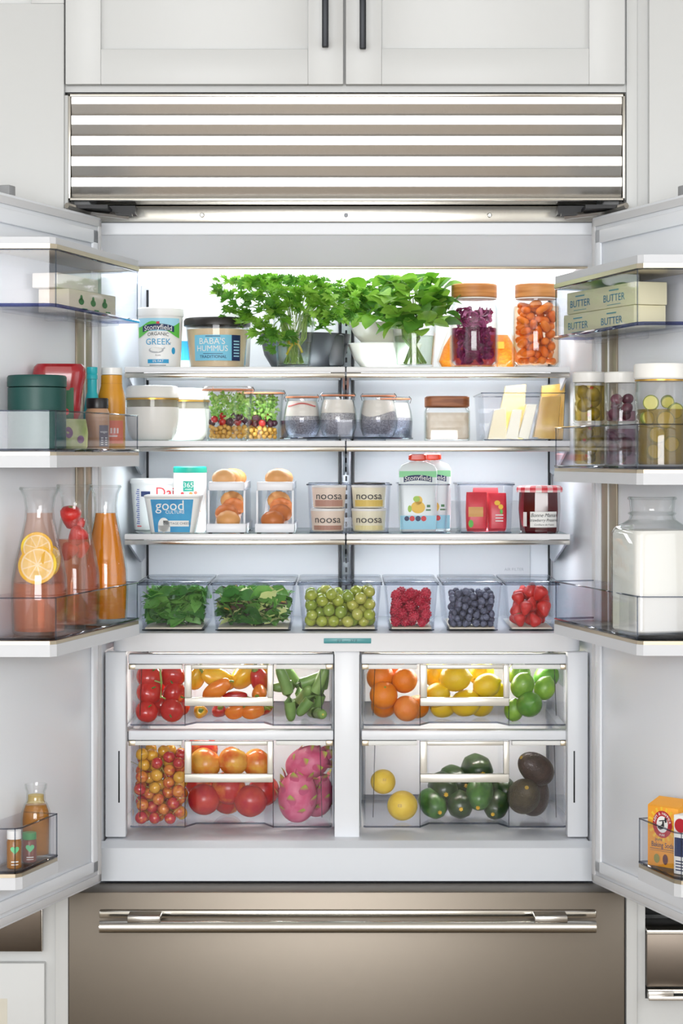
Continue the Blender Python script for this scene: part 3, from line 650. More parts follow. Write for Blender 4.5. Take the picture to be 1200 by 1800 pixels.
# bag of shredded cheese behind the jars
Yb = .4
ORB = mat('orange_shreds', '#f47a08', .5, col2='#f9a01c', nscale=150, bump=.6, bscale=220, stretch=(1, 1, 3))
t = thing('cheese_bag', 'clear bag of orange shredded cheese lying behind the tall jars', 'bag', (wx(842, Yb), Yb, Z1))
mk('shredded_cheese', G().loft([(.001, .075, .03, .025), (.02, .085, .036, .03), (.05, .075, .028, .025), (.075, .06, .015, .012)], 5), ORB, t)
mk('bag_film', G().loft([(.0005, .078, .033, .028), (.02, .089, .04, .034), (.05, .08, .032, .028), (.085, .066, .012, .01), (.103, .06, .002, .002)], 5), clear('film', '#fefcf8', '#efe6d4', .15), t)
decal('label_art', [Rct(-.05, .05, .045, .06, 2)], lambda u, v: (u, -.036 + (v-.045)*.6, v), mat('print_yellow', '#f3c53a', .5), t)
# tall jars with wooden lids
WOOD = mat('lid_wood', '#c98d4e', .5, col2='#a5682f', nscale=9, stretch=(1, 1, 14)); WOODD = mat('lid_acacia', '#a8673c', .5, col2='#7f4726', nscale=9, stretch=(2, 2, 16))
def wood_jar(label, px, Y, r, h, lidr, lidh, lidpx=0):
    t = thing('glass_jar', label, 'jar', (wx(px, Y), Y, Z1)); H = h - lidh
    mk('glass', G().cup([(0, r-.008, r-.008, r-.008), (.003, r-.003, r-.003, r-.003), (.012, r, r, r), (H-.022, r, r, r), (H-.012, r-.004, r-.004, r-.004), (H-.006, lidr-.004, lidr-.004, lidr-.004), (H+.004, lidr-.004, lidr-.004, lidr-.004)], .0025, .004, 9), GLS, t)
    mk('lid', G().lathe([(lidr-.0015, H), (lidr, H+.0015), (lidr, h-.002), (lidr-.002, h), (.001, h)], 10), WOOD, t)
    mk('seal', G().lathe([(lidr-.003, H-.0025), (lidr-.001, H-.0025), (lidr-.001, H-.0002), (lidr-.003, H-.0002)], 10), mat('seal', '#eceae4', .5), t)
    return t
Yj = .275; RJ = ws(42.5, Yj); HJ = ws(147, Yj); LJ = ws(40, Yj)
wood_jar('wooden-lidded glass jar of purple pickled onions', 833, Yj, RJ, HJ, LJ, ws(24, Yj))
wood_jar('wooden-lidded glass jar of orange baby carrots', 942, Yj, RJ, HJ, ws(37, Yj), ws(24, Yj))
ONI = [mat('onion_a', '#b54a8a', .25, col2='#8d2a66', nscale=40), mat('onion_b', '#dc8cba', .25, col2='#b04a88', nscale=40), mat('onion_c', '#9a2f68', .25, col2='#741c50', nscale=40)]
rg = random.Random(21); cx_, cy_ = wx(833, Yj), Yj; made = 0; ri = RJ - .006
oms = []
for k in range(9):
    a0 = rg.uniform(.014, .024); aa = rg.uniform(1.6, 3.6)
    pts = [(a0*math.cos(aa*(i/9-.5)) - a0, a0*math.sin(aa*(i/9-.5)), .003*math.sin(3*i/9)) for i in range(10)]
    g = G(); v = []; f = []
    for i, p in enumerate(pts):
        n_ = Vector((math.cos(aa*(i/9-.5)), math.sin(aa*(i/9-.5)), 0)); tw = .0012
        for dx, dz in ((-tw, -.0033), (tw, -.0033), (tw, .0033), (-tw, .0033)): v.append((p[0]+n_.x*dx, p[1]+n_.y*dx, p[2]+dz))
    for i in range(9):
        for j in range(4): f.append((i*4+j, i*4+(j+1) % 4, (i+1)*4+(j+1) % 4, (i+1)*4+j))
    f += [(0, 1, 2, 3), (36, 37, 38, 39)]; g.add(v, f); oms.append((mesh(g, ONI[k % 3], 60, True, 'onion'), [Vector(p) for p in pts]))
tries = 0
while made < 170 and tries < 9000:
    tries += 1; me, pts = rg.choice(oms); E = Euler(rrot(rg)); R3 = E.to_matrix(); a = rg.uniform(0, 2*PI); rr = ri*math.sqrt(rg.random())*.9
    if math.sin(a) > .5: continue
    p = Vector((rr*math.cos(a), rr*math.sin(a), rg.uniform(.008, ws(105, Yj))))
    q = [p + R3 @ u for u in pts]
    if all(math.hypot(u.x, u.y) < ri - .003 and .008 < u.z < ws(107, Yj) for u in q):
        tag(ob('onion_strip', me, None, p + Vector((cx_, cy_, Z1)), E), 'curved purple pickled onion strip packed inside the tall jar', 'onion', 'pickled onion strips in the jar'); made += 1
BRINE = clear('purple_brine', '#cc98ba', '#a0648c', .02, 1.1, body=.14, bodycol='#9a3a74')
tag(mk('onion_brine', G().lathe([(RJ-.011, .0055), (RJ-.0036, .013), (RJ-.0036, ws(70, Yj))], 9), BRINE, None, (cx_, cy_, Z1)), 'purple pickling brine filling the jar of onions', 'brine')
tag(mk('carrot_brine', G().lathe([(RJ-.011, .0055), (RJ-.0036, .013), (RJ-.0036, ws(108, Yj))], 9), clear('carrot_water', '#fff1e0', '#f2c08a', .02, 1.08), None, (wx(942, Yj), Yj, Z1)), 'clear brine around the baby carrots', 'brine')
CAR = [mat('carrot_a', '#f58a2a', .35, col2='#ee7a18', nscale=30, bump=.2, bscale=60, stretch=(1, 1, .2)), mat('carrot_b', '#f99c44', .35, col2='#f08826', nscale=30)]
cms = []
for k in range(4):
    L = (.030, .036, .042, .026)[k]; r = (.0075, .0072, .008, .0085)[k]
    cms.append((mesh(G().lathe([(.001, -L/2), (r*.6, -L/2+.001), (r*.9, -L/2+.005), (r, 0), (r*.95, L/2-.006), (r*.6, L/2-.001), (.001, L/2)], 3), CAR[k % 2], 60, True, 'carrot'), L, r))
rg = random.Random(5); placed = []; cx_ = wx(942, Yj)
for tr in range(16000):
    me, L, r = rg.choice(cms); E = Euler((rg.gauss(PI/2, .4), 0, rg.uniform(0, 2*PI))); ax = E.to_matrix() @ Vector((0, 0, 1))
    a = rg.uniform(0, 2*PI); rr = (ri - r)*math.sqrt(rg.random())
    if math.sin(a)*rr > .02: continue
    z = .007 + (ws(112, Yj) - .007) * ((tr / 16000) ** .8)
    p = Vector((rr*math.cos(a), rr*math.sin(a), z)); pts = [p + ax*(L/2 - r)*s for s in (-1, -.33, .33, 1)]
    if not all(math.hypot(u.x, u.y) < ri - r and .007 + r < u.z < ws(112, Yj) for u in pts): continue
    if any((u - w_).length < (r + q)*.94 for u in pts for (ps, q) in placed for w_ in ps): continue
    placed.append((pts, r)); tag(ob('baby_carrot', me, None, p + Vector((cx_, Yj, Z1)), E), 'orange baby carrot packed in the wooden-lidded jar', 'carrot', 'baby carrots in the jar')

# ================= second shelf =================
WHG = mat('canister_white', '#f3f1ec', .35); GOLD = mat('gold_ring', '#cfa24a', .3, .8)
def canister(label, px, Y, r, h):
    t = thing('canister', label, 'canister', (wx(px, Y), Y, Z2), 0, 'white lidded canisters')
    a = h*.61
    mk('body', G().lathe([(r*.62, 0), (r*.76, .003), (r*.9, h*.14), (r*.985, h*.36), (r, a), (r-.002, a)], 10), WHG, t)
    mk('clear_band', G().lathe([(r-.001, a), (r-.001, h*.74)], 10, (0, 0)), clear('band_glass', '#d9d4c6', '#a8a290', .05, body=.35, bodycol='#c9c3b2'), t)
    mk('ring', G().lathe([(r-.002, h*.74), (r+.0008, h*.74), (r+.0008, h*.77), (r-.002, h*.77)], 10), GOLD, t)
    mk('lid', G().lathe([(r-.001, h*.77), (r+.0006, h*.79), (r-.001, h*.93), (r*.93, h*.985), (r*.8, h), (.001, h)], 10), WHG, t)
canister('white round canister with gold ring, foremost on the second shelf', 268, .27, ws(46.5, .27), ws(97, .27))
canister('white round canister with gold ring standing behind its twin', 322, .39, ws(46, .39), ws(93, .39))
RUB = mat('rubber_ring', '#d98a62', .5)
CLIP = mat('steel_clip', '#8a8d90', .3, 1)
LET = [mat('lettuce_a', '#a4d464', .45, col2='#78b444', nscale=60, thru=.3), mat('lettuce_b', '#cbe690', .45, col2='#98c85c', nscale=60, thru=.3)]
CHK = mat('chickpea', '#e3b657', .4, col2='#cf9a3a', nscale=60); TOMR = mat('tomato_red', '#c8231f', .2, col2='#a81818', nscale=20, coat=.4); OLV = mat('olive_dark', '#4a2230', .25)
chm = mesh(G().ball(.0052, n=2, rings=6), CHK, 60, True, 'chickpea'); tom_s = mesh(G().ball(.008, n=3, rings=8, sc3=(1, 1, .9)), TOMR, 60, True, 'cherry_tomato'); olv_s = mesh(G().ball(.008, n=3, rings=8, sc3=(1.2, .9, .9)), OLV, 60, True, 'olive')
def weck_salad(label, px, Y, rt, rb, h, which, seed):
    t = thing('salad_jar', label, 'jar', (wx(px, Y), Y, Z2))
    H = h - ws(5, Y)
    mk('glass', G().cup([(0, rb-.003, rb-.003, rb-.003), (.003, rb, rb, rb), (H, rt, rt, rt)], .002, .004, 9), GLS, t)
    mk('rubber_ring', G().lathe([(rt-.004, H+.0003), (rt+.001, H+.0003), (rt+.001, H+.003), (rt-.004, H+.003)], 9), RUB, t)
    mk('lid', G().lathe([(rt-.001, H+.0033), (rt, H+.006), (rt-.003, H+.0085), (.001, H+.0085)], 9), GLS, t)
    for a in (-.25, PI - .9): mk('clip', G().tube([((rt+.001)*math.cos(a), (rt+.001)*math.sin(a), H+.008), ((rt+.005)*math.cos(a), (rt+.005)*math.sin(a), H+.002), ((rt+.001)*math.cos(a), (rt+.001)*math.sin(a), H-.012)], .0012, 5), CLIP, t)
    X0 = wx(px, Y); rr = rb - .0035
    ins = lambda g_, r_: (lambda a, q: (q*math.cos(a), -abs(q*math.sin(a))*.95 + .0))(g_.uniform(0, 2*PI), (rr - r_)*math.sqrt(g_.random()))
    b1 = pack(62, lambda g_: .0052, ins, .0045, seed, .036)
    for x, y, z, r in b1: tag(ob('chickpea', chm, None, (X0+x, Y+y, Z2+z), rrot()), 'golden chickpea at the bottom of the ' + which, 'chickpea', 'chickpeas in the ' + which)
    zt = max(b[2] for b in b1) + .004; rr += .003
    for i, (x, y, z, r) in enumerate(pack(11, lambda g_: .0082, ins, zt - .004, seed+1, .07)):
        k = i % 3 == 1
        tag(ob('olive' if not k else 'cherry_tomato', olv_s if not k else tom_s, None, (X0+x, Y+y, Z2+z), rrot()), ('dark olive' if not k else 'red cherry tomato') + ' in the middle layer of the ' + which, 'olive' if not k else 'tomato', ('olives' if not k else 'cherry tomatoes') + ' in the ' + which)
    rg = random.Random(seed+2); g = G()
    for k in range(400):
        a = rg.uniform(0, 2*PI); z = rg.uniform(.046, H - .005); q = (rb + (rt-rb)*z/H - .012)*math.sqrt(rg.uniform(.2, 1)); L = rg.uniform(.006, .0105)
        M = Matrix.Translation((q*math.cos(a), q*math.sin(a), z)) @ Euler(rrot(rg)).to_matrix().to_4x4()
        g.add(*leafshape(L, L*.45, 0, .8, 3), rg.randrange(2), M)
    tag(mk('lettuce', g, LET, None, (X0, Y, Z2), smooth=50, fixn=False), 'shredded green lettuce filling the ' + which, 'lettuce', None, 'stuff')
weck_salad('tapered glass jar of layered salad in front of its twin', 400, .28, ws(44.5, .28), ws(37, .28), ws(93, .28), 'front salad jar', 3)
weck_salad('tapered glass jar of layered salad behind the first one', 457, .41, ws(42, .41), ws(35, .41), ws(88, .41), 'rear salad jar', 13)
# turntable with chia jars
Yt2 = .36; tx = wx(608.5, Yt2); RT = ws(116, Yt2)
t = thing('turntable', 'clear smoked round turntable carrying the chia pudding jars', 'turntable', (tx, Yt2, Z2))
mk('base', G().lathe([(RT*.6, 0), (RT*.6, .004), (RT-.006, .0045), (RT-.004, .008), (.001, .008)], 14), SMOKE, t)
mk('wall', G().cup([(.0045, RT-.003, RT-.003, RT-.003), (.008, RT-.001, RT-.001, RT-.001), (ws(36, Yt2), RT, RT, RT)], .0025, .0037, 14), SMOKE, t)
mk('bottom_edge', G().tube([((RT+.0005)*math.cos(2*PI*i/48), (RT+.0005)*math.sin(2*PI*i/48), .006) for i in range(49)], .0016, 5), EDGE, t)
CHIA = mat('chia', '#c6c5cb', .5, col2='#8f8e98', nscale=420, lo=.4, hi=.6); YOG = mat('yogurt_white', '#f4efe9', .45); CHIA2 = mat('berry_stain', '#d7736f', .4)
def chia_jar(label, px, Y, r, h, top, stain=False, slope=0):
    t = thing('chia_jar', label, 'jar', (wx(px, Y), Y, Z2 + .0085), 0, 'chia pudding jars on the turntable'); H = h - .0085
    prof = [(r*.7, 0), (r*.8, .003), (r*.97, H*.22), (r, H*.4), (r*.93, H*.65), (r*.8, H*.86), (r*.82, H*.93)]
    mk('glass', G().cup([(z, q, q, q) for q, z in prof], .0018, .004, 8), GLS, t); rf = interp(prof)
    zz = [.005, H*.22, H*.4, top]
    zz = sorted(set([.005] + [z for z in (H*.22, H*.4, H*.55) if z < top] + [top]))
    n = 24; 
    def ring(z, sl): return [((rf(z)-.0026)*math.cos(2*PI*i/n), (rf(z)-.0026)*math.sin(2*PI*i/n), z + sl*math.cos(2*PI*i/n*2+1)) for i in range(n)]
    v = [p for z in zz for p in ring(z, slope if z == top else 0)]; m = len(zz)
    mk('chia_layer', G().add(v, [(j*n+i, j*n+(i+1) % n, (j+1)*n+(i+1) % n, (j+1)*n+i) for j in range(m-1) for i in range(n)] + [tuple(range(n))[::-1], tuple(range((m-1)*n, m*n))]), CHIA, t)
    zz = [top + .0003, (top + H*.85)/2, H*.85]; v = [p for z in zz for p in ring(z, slope if z == zz[0] else 0)]
    mk('yogurt_layer', G().add(v, [(j*n+i, j*n+(i+1) % n, (j+1)*n+(i+1) % n, (j+1)*n+i) for j in range(2) for i in range(n)] + [tuple(range(n))[::-1], tuple(range(2*n, 3*n))]), YOG, t)
    if stain: mk('berry_swirl', G().tube([((r*.83+.0005)*math.cos(a), (r*.83+.0005)*math.sin(a), H*.76 + .003*math.sin(a*3)) for a in [-2.6 + .2*i for i in range(11)]], .0016, 5), CHIA2, t)
    rt = r*.84
    mk('rubber_ring', G().lathe([(rt-.004, H*.932), (rt+.0015, H*.932), (rt+.0015, H*.962), (rt-.004, H*.962)], 8), RUB, t)
    mk('lid', G().lathe([(rt+.0015, H*.965), (rt+.002, H*.985), (rt-.002, H), (.001, H)], 8), GLS, t)
    for a in (-.3, PI+.3): mk('clip', G().tube([((rt+.0)*math.cos(a), (rt)*math.sin(a), H+.001), ((rt+.005)*math.cos(a), (rt+.005)*math.sin(a), H*.95), ((rt+.002)*math.cos(a), (rt+.002)*math.sin(a), H*.84)], .0011, 5), CLIP, t)
chia_jar('leftmost chia pudding jar, with a pink berry swirl under the lid', 531, .325, ws(33, .325), ws(81, .325), .043, True)
chia_jar('second chia pudding jar from the left, beside the centre track', 594, .305, ws(33.5, .305), ws(84, .305), .049)
chia_jar('third chia pudding jar from the left, with a wavy grey layer', 665, .315, ws(34, .315), ws(83, .315), .047, False, .006)
chia_jar('rearmost chia pudding jar, half hidden at the right of the turntable', 692, .40, ws(33, .40), ws(78, .40), .041)
# square jar with wooden lid
Y = .275; t = thing('square_jar', 'square glass jar of white spread with dark wooden lid', 'jar', (wx(785, Y), Y, Z2)); a, h = ws(39, Y), ws(78, Y)
mk('glass', G().cup([(0, a-.003, a-.003, .010), (.003, a, a, .012), (h*.66, a, a, .012), (h*.75, a-.003, a-.003, .016)], .002, .003, 5), GLS, t)
mk('spread', G().loft([(.0035, a-.005, a-.005, .009), (.006, a-.0028, a-.0028, .009), (h*.63, a-.0028, a-.0028, .009)], 5), mat('spread', '#ece2d4', .5, col2='#dccdb8', nscale=50), t)
mk('lid', G().loft([(h*.755, a-.003, a-.003, .014), (h*.78, a-.001, a-.001, .015), (h-.002, a-.001, a-.001, .015), (h, a-.003, a-.003, .013)], 5), WOODD, t)
# clear bin of cheeses
def open_bin(label, px0, px1, Yf, zb, h, dep, name='clear_bin', taper=.006, grp='clear storage bins', handle=False, m=None):
    W = ws(px1-px0, Yf)/2; X = (wx(px0, Yf) + wx(px1, Yf))/2
    t = thing(name, label, 'container', (X, Yf + dep/2, zb), 0, grp); m = m or CLR
    mk('body', G().cup([(0, W-taper-.002, dep/2-taper-.002, .006), (.003, W-taper, dep/2-taper, .008), (h-.004, W-.002, dep/2-.002, .008), (h, W, dep/2, .009)], .002, .003, 4), m, t)
    mk('rim_edge', G().tube([(x, y, h) for x, y in [(W-.004, dep/2), (-W+.004, dep/2), (-W, dep/2-.004), (-W, -dep/2+.004), (-W+.004, -dep/2), (W-.004, -dep/2), (W, -dep/2+.004), (W, dep/2-.004), (W-.004, dep/2)]], .0013, 5), EDGE, t)
    mk('bottom_edge', G().tube([(x, y, .002) for x, y in [(-W+taper, -dep/2+taper+.004), (-W+taper+.006, -dep/2+taper), (W-taper-.006, -dep/2+taper), (W-taper, -dep/2+taper+.004)]], .0012, 5), EDGE, t)
    return t, X, W
t, X, W = open_bin('clear open bin of cheese wedges at the right of the second shelf', 846, 994, .215, Z2, ws(84, .215), .27)
CH1 = mat('cheese_pale', '#f0e4b4', .4, col2='#e8d89c', nscale=40); CH2 = mat('cheese_gold', '#e6bd62', .4, col2='#d49f3e', nscale=25); CH3 = mat('cheese_white', '#f2efdf', .4); WRAP = clear('wrap', '#fbfaf4', '#ddd9c8', .1)
def cheese(label, px, py, Y, w_, hh, dd, tilt, m, cut=.4, film=True):
    t = thing('cheese_wedge', label, 'cheese', (wx(px, Y), Y, Z2 + .0035 + abs(math.sin(tilt))*w_/2), 0, 'cheese wedges in the clear bin'); t.rotation_euler = (0, tilt, 0)
    pr = [(-w_/2, 0), (w_/2, 0), (w_/2*(1-cut*.2), hh), (-w_/2*(1-cut), hh*.93)]
    v = [(x, y, z) for y in (-dd/2, dd/2) for x, z in pr]
    mk('wedge', G().add(v, [(0, 1, 2, 3), (7, 6, 5, 4), (0, 4, 5, 1), (1, 5, 6, 2), (2, 6, 7, 3), (3, 7, 4, 0)]), m, t, smooth=0)
    if film:
        pr = [(-w_/2-.0015, -.001), (w_/2+.0015, -.001), (w_/2*(1-cut*.2)+.0015, hh+.0015), (-w_/2*(1-cut)-.0015, hh*.93+.002)]
        v = [(x, y, z) for y in (-dd/2-.0015, dd/2+.0015) for x, z in pr]
        mk('wrap', G().add(v, [(0, 1, 2, 3), (7, 6, 5, 4), (0, 4, 5, 1), (1, 5, 6, 2), (2, 6, 7, 3), (3, 7, 4, 0)]), WRAP, t, smooth=0)
cheese('pale wrapped cheese wedge leaning at the left front of the bin', 873, 0, .245, .037, .063, .022, .0, CH1, .75)
cheese('small cream cheese wedge second in the bin', 898, 0, .25, .024, .06, .03, .16, CH3, .5)
cheese('white cheese slab leaning in the middle of the bin', 918, 0, .255, .02, .072, .04, .24, CH3, .2)
cheese('golden wrapped wedge with printed wrap at the right front of the bin', 957, 0, .25, .047, .088, .03, .1, CH2, .35)
cheese('tall yellow cheese block behind the pale wedge', 893, 0, .36, .058, .115, .03, .08, mat('cheese_yellow', '#efcb74', .4), .5)
cheese('tall golden block standing at the back right of the bin', 966, 0, .37, .05, .118, .03, .05, CH2, .1)
# ================= third shelf =================
# sour cream tub (behind), tall teal-lidded tub, cottage cheese tub
Y = .425
t = thing('sour_cream_tub', 'white tub with red script and blue side print behind the cottage cheese', 'tub', (wx(280, Y), Y, Z3))
h = ws(91, Y); r0, r1 = ws(44, Y), ws(50, Y); rf = round_tub(t, r0, r1, h, TUBW, TUBW, .01); mp = on_round(rf)
decal('lettering', [T('Daisy', .03, .030, .080)], mp, REDP, t); decal('stripe', [Rct(-.036, -.014, .072, .083, 4)], mp, INK, t)
decal('fine_print', [Rct(-.052 + .002*(k % 3), -.041, .014 + .0042*k, .0162 + .0042*k, 3) for k in range(18)], mp, mat('print_violet', '#7d86b8', .5), t)
decal('stripe', [Rct(-.05, -.036, .0085, .0105, 3)], mp, REDP, t)
Y = .352
TEAL = mat('teal_plastic', '#18a08c', .4)
t = thing('tall_yogurt_tub', 'tall white tub with teal screw lid and teal badge', 'tub', (wx(334, Y), Y, Z3)); h = ws(114, Y); r = ws(29, Y)
mk('tub', G().lathe([(r-.003, 0), (r, .003), (r, h-.013), (r-.002, h-.0125)], 8), TUBW, t)
mk('lid', G().lathe([(r+.0005, h-.013), (r+.001, h-.011), (r+.0005, h-.002), (r-.002, h), (.001, h)], 10), TEAL, t)
mp = on_round(lambda z: r); mp2 = on_round(lambda z: r, .0012)
decal('badge', [Rct(-.012, .010, .084, .105, 4)], mp, TEAL, t); decal('lettering', [T('365', .0145, -.001, .0965), Rct(-.008, .006, .0875, .0888, 2)], mp2, PAPER, t)
for k, (u, v, m) in enumerate([(-.014, .079, REDP), (.004, .079, mat('print_orange', '#f0a04a', .5)), (.014, .081, mat('print_peach', '#ef9c86', .5)), (.019, .064, BB), (.020, .052, REDP), (.022, .043, MATS['print_orange']), (.018, .034, GREEN), (.016, .02, mat('print_dkgreen', '#3d7a4a', .5))]):
    decal('dot', [Dsc(u, v, .0035, .0032)], mp, m, t)
Y = .27
t = thing('cottage_cheese_tub', 'blue and white oval cottage cheese tub at the front of the third shelf', 'tub', (wx(305, Y), Y, Z3)); h = ws(67, Y)
a1, a0 = ws(49, Y), ws(39, Y); hl = h - .006
def fy(v): return (a0 + (a1-a0)*v/hl)*.72
mk('tub', G().loft([(0, a0-.002, a0*.72-.002, .009), (.002, a0, a0*.72, .011), (hl, a1, a1*.72, .015)], 6), TUBW, t)
mk('lid', G().loft([(hl+.0003, a1+.001, a1*.72+.001, .016), (hl+.0015, a1+.002, a1*.72+.002, .017), (h-.001, a1+.001, a1*.72+.001, .016), (h, a1-.001, a1*.72-.001, .015)], 6), TUBW, t)
mp = on_flat(fy, .0008); mp2 = on_flat(fy, .0014); mp3 = on_flat(fy, .002)
GB = mat('print_azure', '#3ea0d0', .5, col2='#1c76b4', nscale=14)
v = [(-.0355, .002), (.0355, .002), (.0435, hl-.003), (-.0435, hl-.003)]; fl = ([(u*1.0, q) for u, q in v], [(0, 1, 2, 3)])
decal('label_front', [(fl, (0, 0))], mp, GB, t)
decal('spoonful_picture', [Dsc(-.017, .017, .0115, .015), Rct(-.0285, -.004, .003, .016, 1), Rct(-.018, .034, .014, .026, 1)], mp2, PAPER, t)
decal('lettering', [T('good', .029, -.004, .056), T('CULTURE', .009, .006, .043)], mp2, PAPER, t)
decal('lettering', [T('COTTAGE CHEESE', .0068, .010, .020)], mp3, mat('ink_grey', '#6c7680', .5), t)
# egg racks
EGG = [mat('egg_a', '#e0a468', .45, col2='#d89a5c', nscale=12), mat('egg_b', '#c4743c', .45, col2='#b96832', nscale=12), mat('egg_c', '#e3ab72', .45)]
egm = [mesh(G().lathe([(.0003, -.0215), (.008, -.0195), (.0155, -.013), (.0198, -.002), (.0196, .006), (.0165, .016), (.0105, .0235), (.004, .0268), (.0003, .0272)], 5), m, 60, True, 'egg') for m in EGG]
RACKW = mat('rack_white', '#eef0f6', .35)
def egg_rack(label, px, which, eggs):
    Yr = .37; X = wx(px, .22); W = ws(35, .22); t = thing('egg_rack', label, 'egg rack', (X, Yr, Z3), 0, 'two-tier egg racks'); dd = .15
    zu = ws(75, .25)
    for z, w_, nm in ((.002, W, 'lower_tray'), (zu, W*.9, 'upper_tray')):
        y0 = -dd if nm == 'lower_tray' else -dd + .012
        g = G().rbox(-w_, w_, y0, y0 + .006, z, z + .018, .002, r=.005).rbox(-w_, w_, dd-.006, dd, z, z + .018, .002).rbox(-w_, -w_ + .0025, y0+.004, dd-.004, z, z + .016, .001).rbox(w_ - .0025, w_, y0+.004, dd-.004, z, z+.016, .001)
        sl = .27*(dd - y0) if nm == 'lower_tray' else 0
        for k in (-.55, -.1, .1, .55): g.add([(k*w_+a_, b_, z + c_ + (sl if b_ > 0 else 0)) for a_ in (-.0035, .0035) for b_ in (y0+.005, dd-.005) for c_ in (0, .004)], [(0,1,3,2),(4,6,7,5),(0,4,5,1),(2,3,7,6),(0,2,6,4),(1,5,7,3)])
        mk(nm, g, RACKW, t)
    for s in (-1, 1):
        xx = s*(W-.004)
        pr = [(-dd+.01, .012), (dd-.01, .012), (dd-.01, zu+.004), (-dd+.02, zu+.004), (-dd+.03, .04)]; n = len(pr)
        mk('side_panel', G().add([(x, y, z) for x in (xx-.001, xx+.001) for y, z in pr], [tuple(range(n)), tuple(range(n, 2*n))[::-1]] + [(k, (k+1) % n, n+(k+1) % n, n+k) for k in range(n)]), CLR, t, smooth=0)
        mk('post', G().rbox(xx-.002, xx+.002, -dd+.018, -dd+.022, .018, zu, .0005), RACKW, t)
        for yy in (-dd+.012, dd-.012): mk('foot', G().rbox(s*(W-.008)-.004, s*(W-.008)+.004, yy-.004, yy+.004, -.0005, .002, .0005), DARK, t)
    for i, (ex, ey, ez, k, rx, rz) in enumerate(eggs):
        lv = 'upper' if ez else 'lower'; zz = Z3 + (.0065 if not ez else zu + .0045) + .0197 + (ey + .118 - (.01 if ez else 0))*(.27 if not ez else .0)
        tag(ob('egg', egm[k], None, (X + ex, Yr + ey, zz), (rx, 0, rz)), '%s brown egg in the %s tray of the %s' % (('foremost', 'second', 'third', 'rearmost')[i % 4], lv, which), 'egg', 'eggs in the %s tray of the %s' % (lv, which))
hp = PI/2
egg_rack('left of the two white two-tier egg racks', 397, 'left egg rack', [(.0, -.118, 0, 0, hp, hp), (-.006, -.072, 0, 1, hp, hp+.2), (.006, -.026, 0, 1, hp, hp), (0, .02, 0, 0, hp, hp), (-.004, -.108, 1, 2, hp, -hp+.15), (.006, -.062, 1, 0, hp, -hp-.1), (.008, -.018, 1, 0, hp, hp), (0, .03, 1, 1, hp, hp)])
egg_rack('right of the two white two-tier egg racks', 482.5, 'right egg rack', [(-.002, -.118, 0, 1, hp, -hp), (.006, -.072, 0, 1, hp, hp), (.007, -.026, 0, 1, hp, hp), (0, .02, 0, 0, hp, hp), (.0, -.108, 1, 0, hp, hp-.1), (.008, -.062, 1, 2, hp, hp), (.0, -.018, 1, 0, hp, hp), (0, .03, 1, 1, hp, hp)])
# bin of yogurt cups
open_bin('clear bin holding four stacked yogurt cups', 539, 688, .225, Z3, ws(86, .225), .25)
CUPT = clear('cup_clear', '#f6f0e8', '#cfc4b6', .05, body=.35, bodycol='#eadfd2')
def noosa(label, px, lvl, fill, stripe, Y=.275):
    hh = ws(40, .26); t = thing('yogurt_cup', label, 'yogurt cup', (wx(px, Y), Y, Z3 + .0035 + lvl*(hh + .0015)), 0, 'yogurt cups in the clear bin'); r0, r1 = ws(27.5, Y), ws(30, Y)
    mk('cup', G().lathe([(r0-.002, 0), (r0, .002), (r1, hh-.005), (r1-.001, hh-.0045)], 8), fill, t)
    mk('lid', G().lathe([(r1+.0005, hh-.005), (r1+.001, hh-.004), (r1+.0005, hh-.0005), (r1-.002, hh), (.001, hh)], 8), TUBW, t)
    rf = lambda z: r0 + (r1-r0)*z/hh; mp = on_round(rf); mp2 = on_round(rf, .0012)
    decal('label_art', [Rct(-.033, .033, .003, .012 + .004*lvl, 10)], mp, stripe, t)
    decal('lettering', [T('n.oosa'.replace('.', ''), .021, 0, .024, 1.12)], on_round(rf, .0018), INKK, t)
PCH = mat('cup_peach', '#efdccb', .4); CRE = mat('cup_cream', '#f2ecd0', .4)
noosa('lower left yogurt cup with pinkish brown label', 576, 0, PCH, mat('print_mauve', '#b98a78', .5)); noosa('upper left yogurt cup with pinkish brown label', 578, 1, PCH, MATS['print_mauve'])
noosa('lower right yogurt cup with pale cream label', 648, 0, CRE, mat('print_lemon', '#efe3a8', .5)); noosa('upper right yogurt cup with pale cream label', 648, 1, CRE, mat('print_gold', '#e6c765', .5))
tag(mk('black_lid', G().lathe([(.03, 0), (.034, .001), (.034, .003), (.02, .0045), (.001, .005)], 10), mat('lid_black', '#2a2724', .35), None, (wx(648, .275), .275, Z3 + .0035 + 2*ws(40, .26) + .0025)), 'flat black lid resting on the right-hand yogurt cups', 'lid')
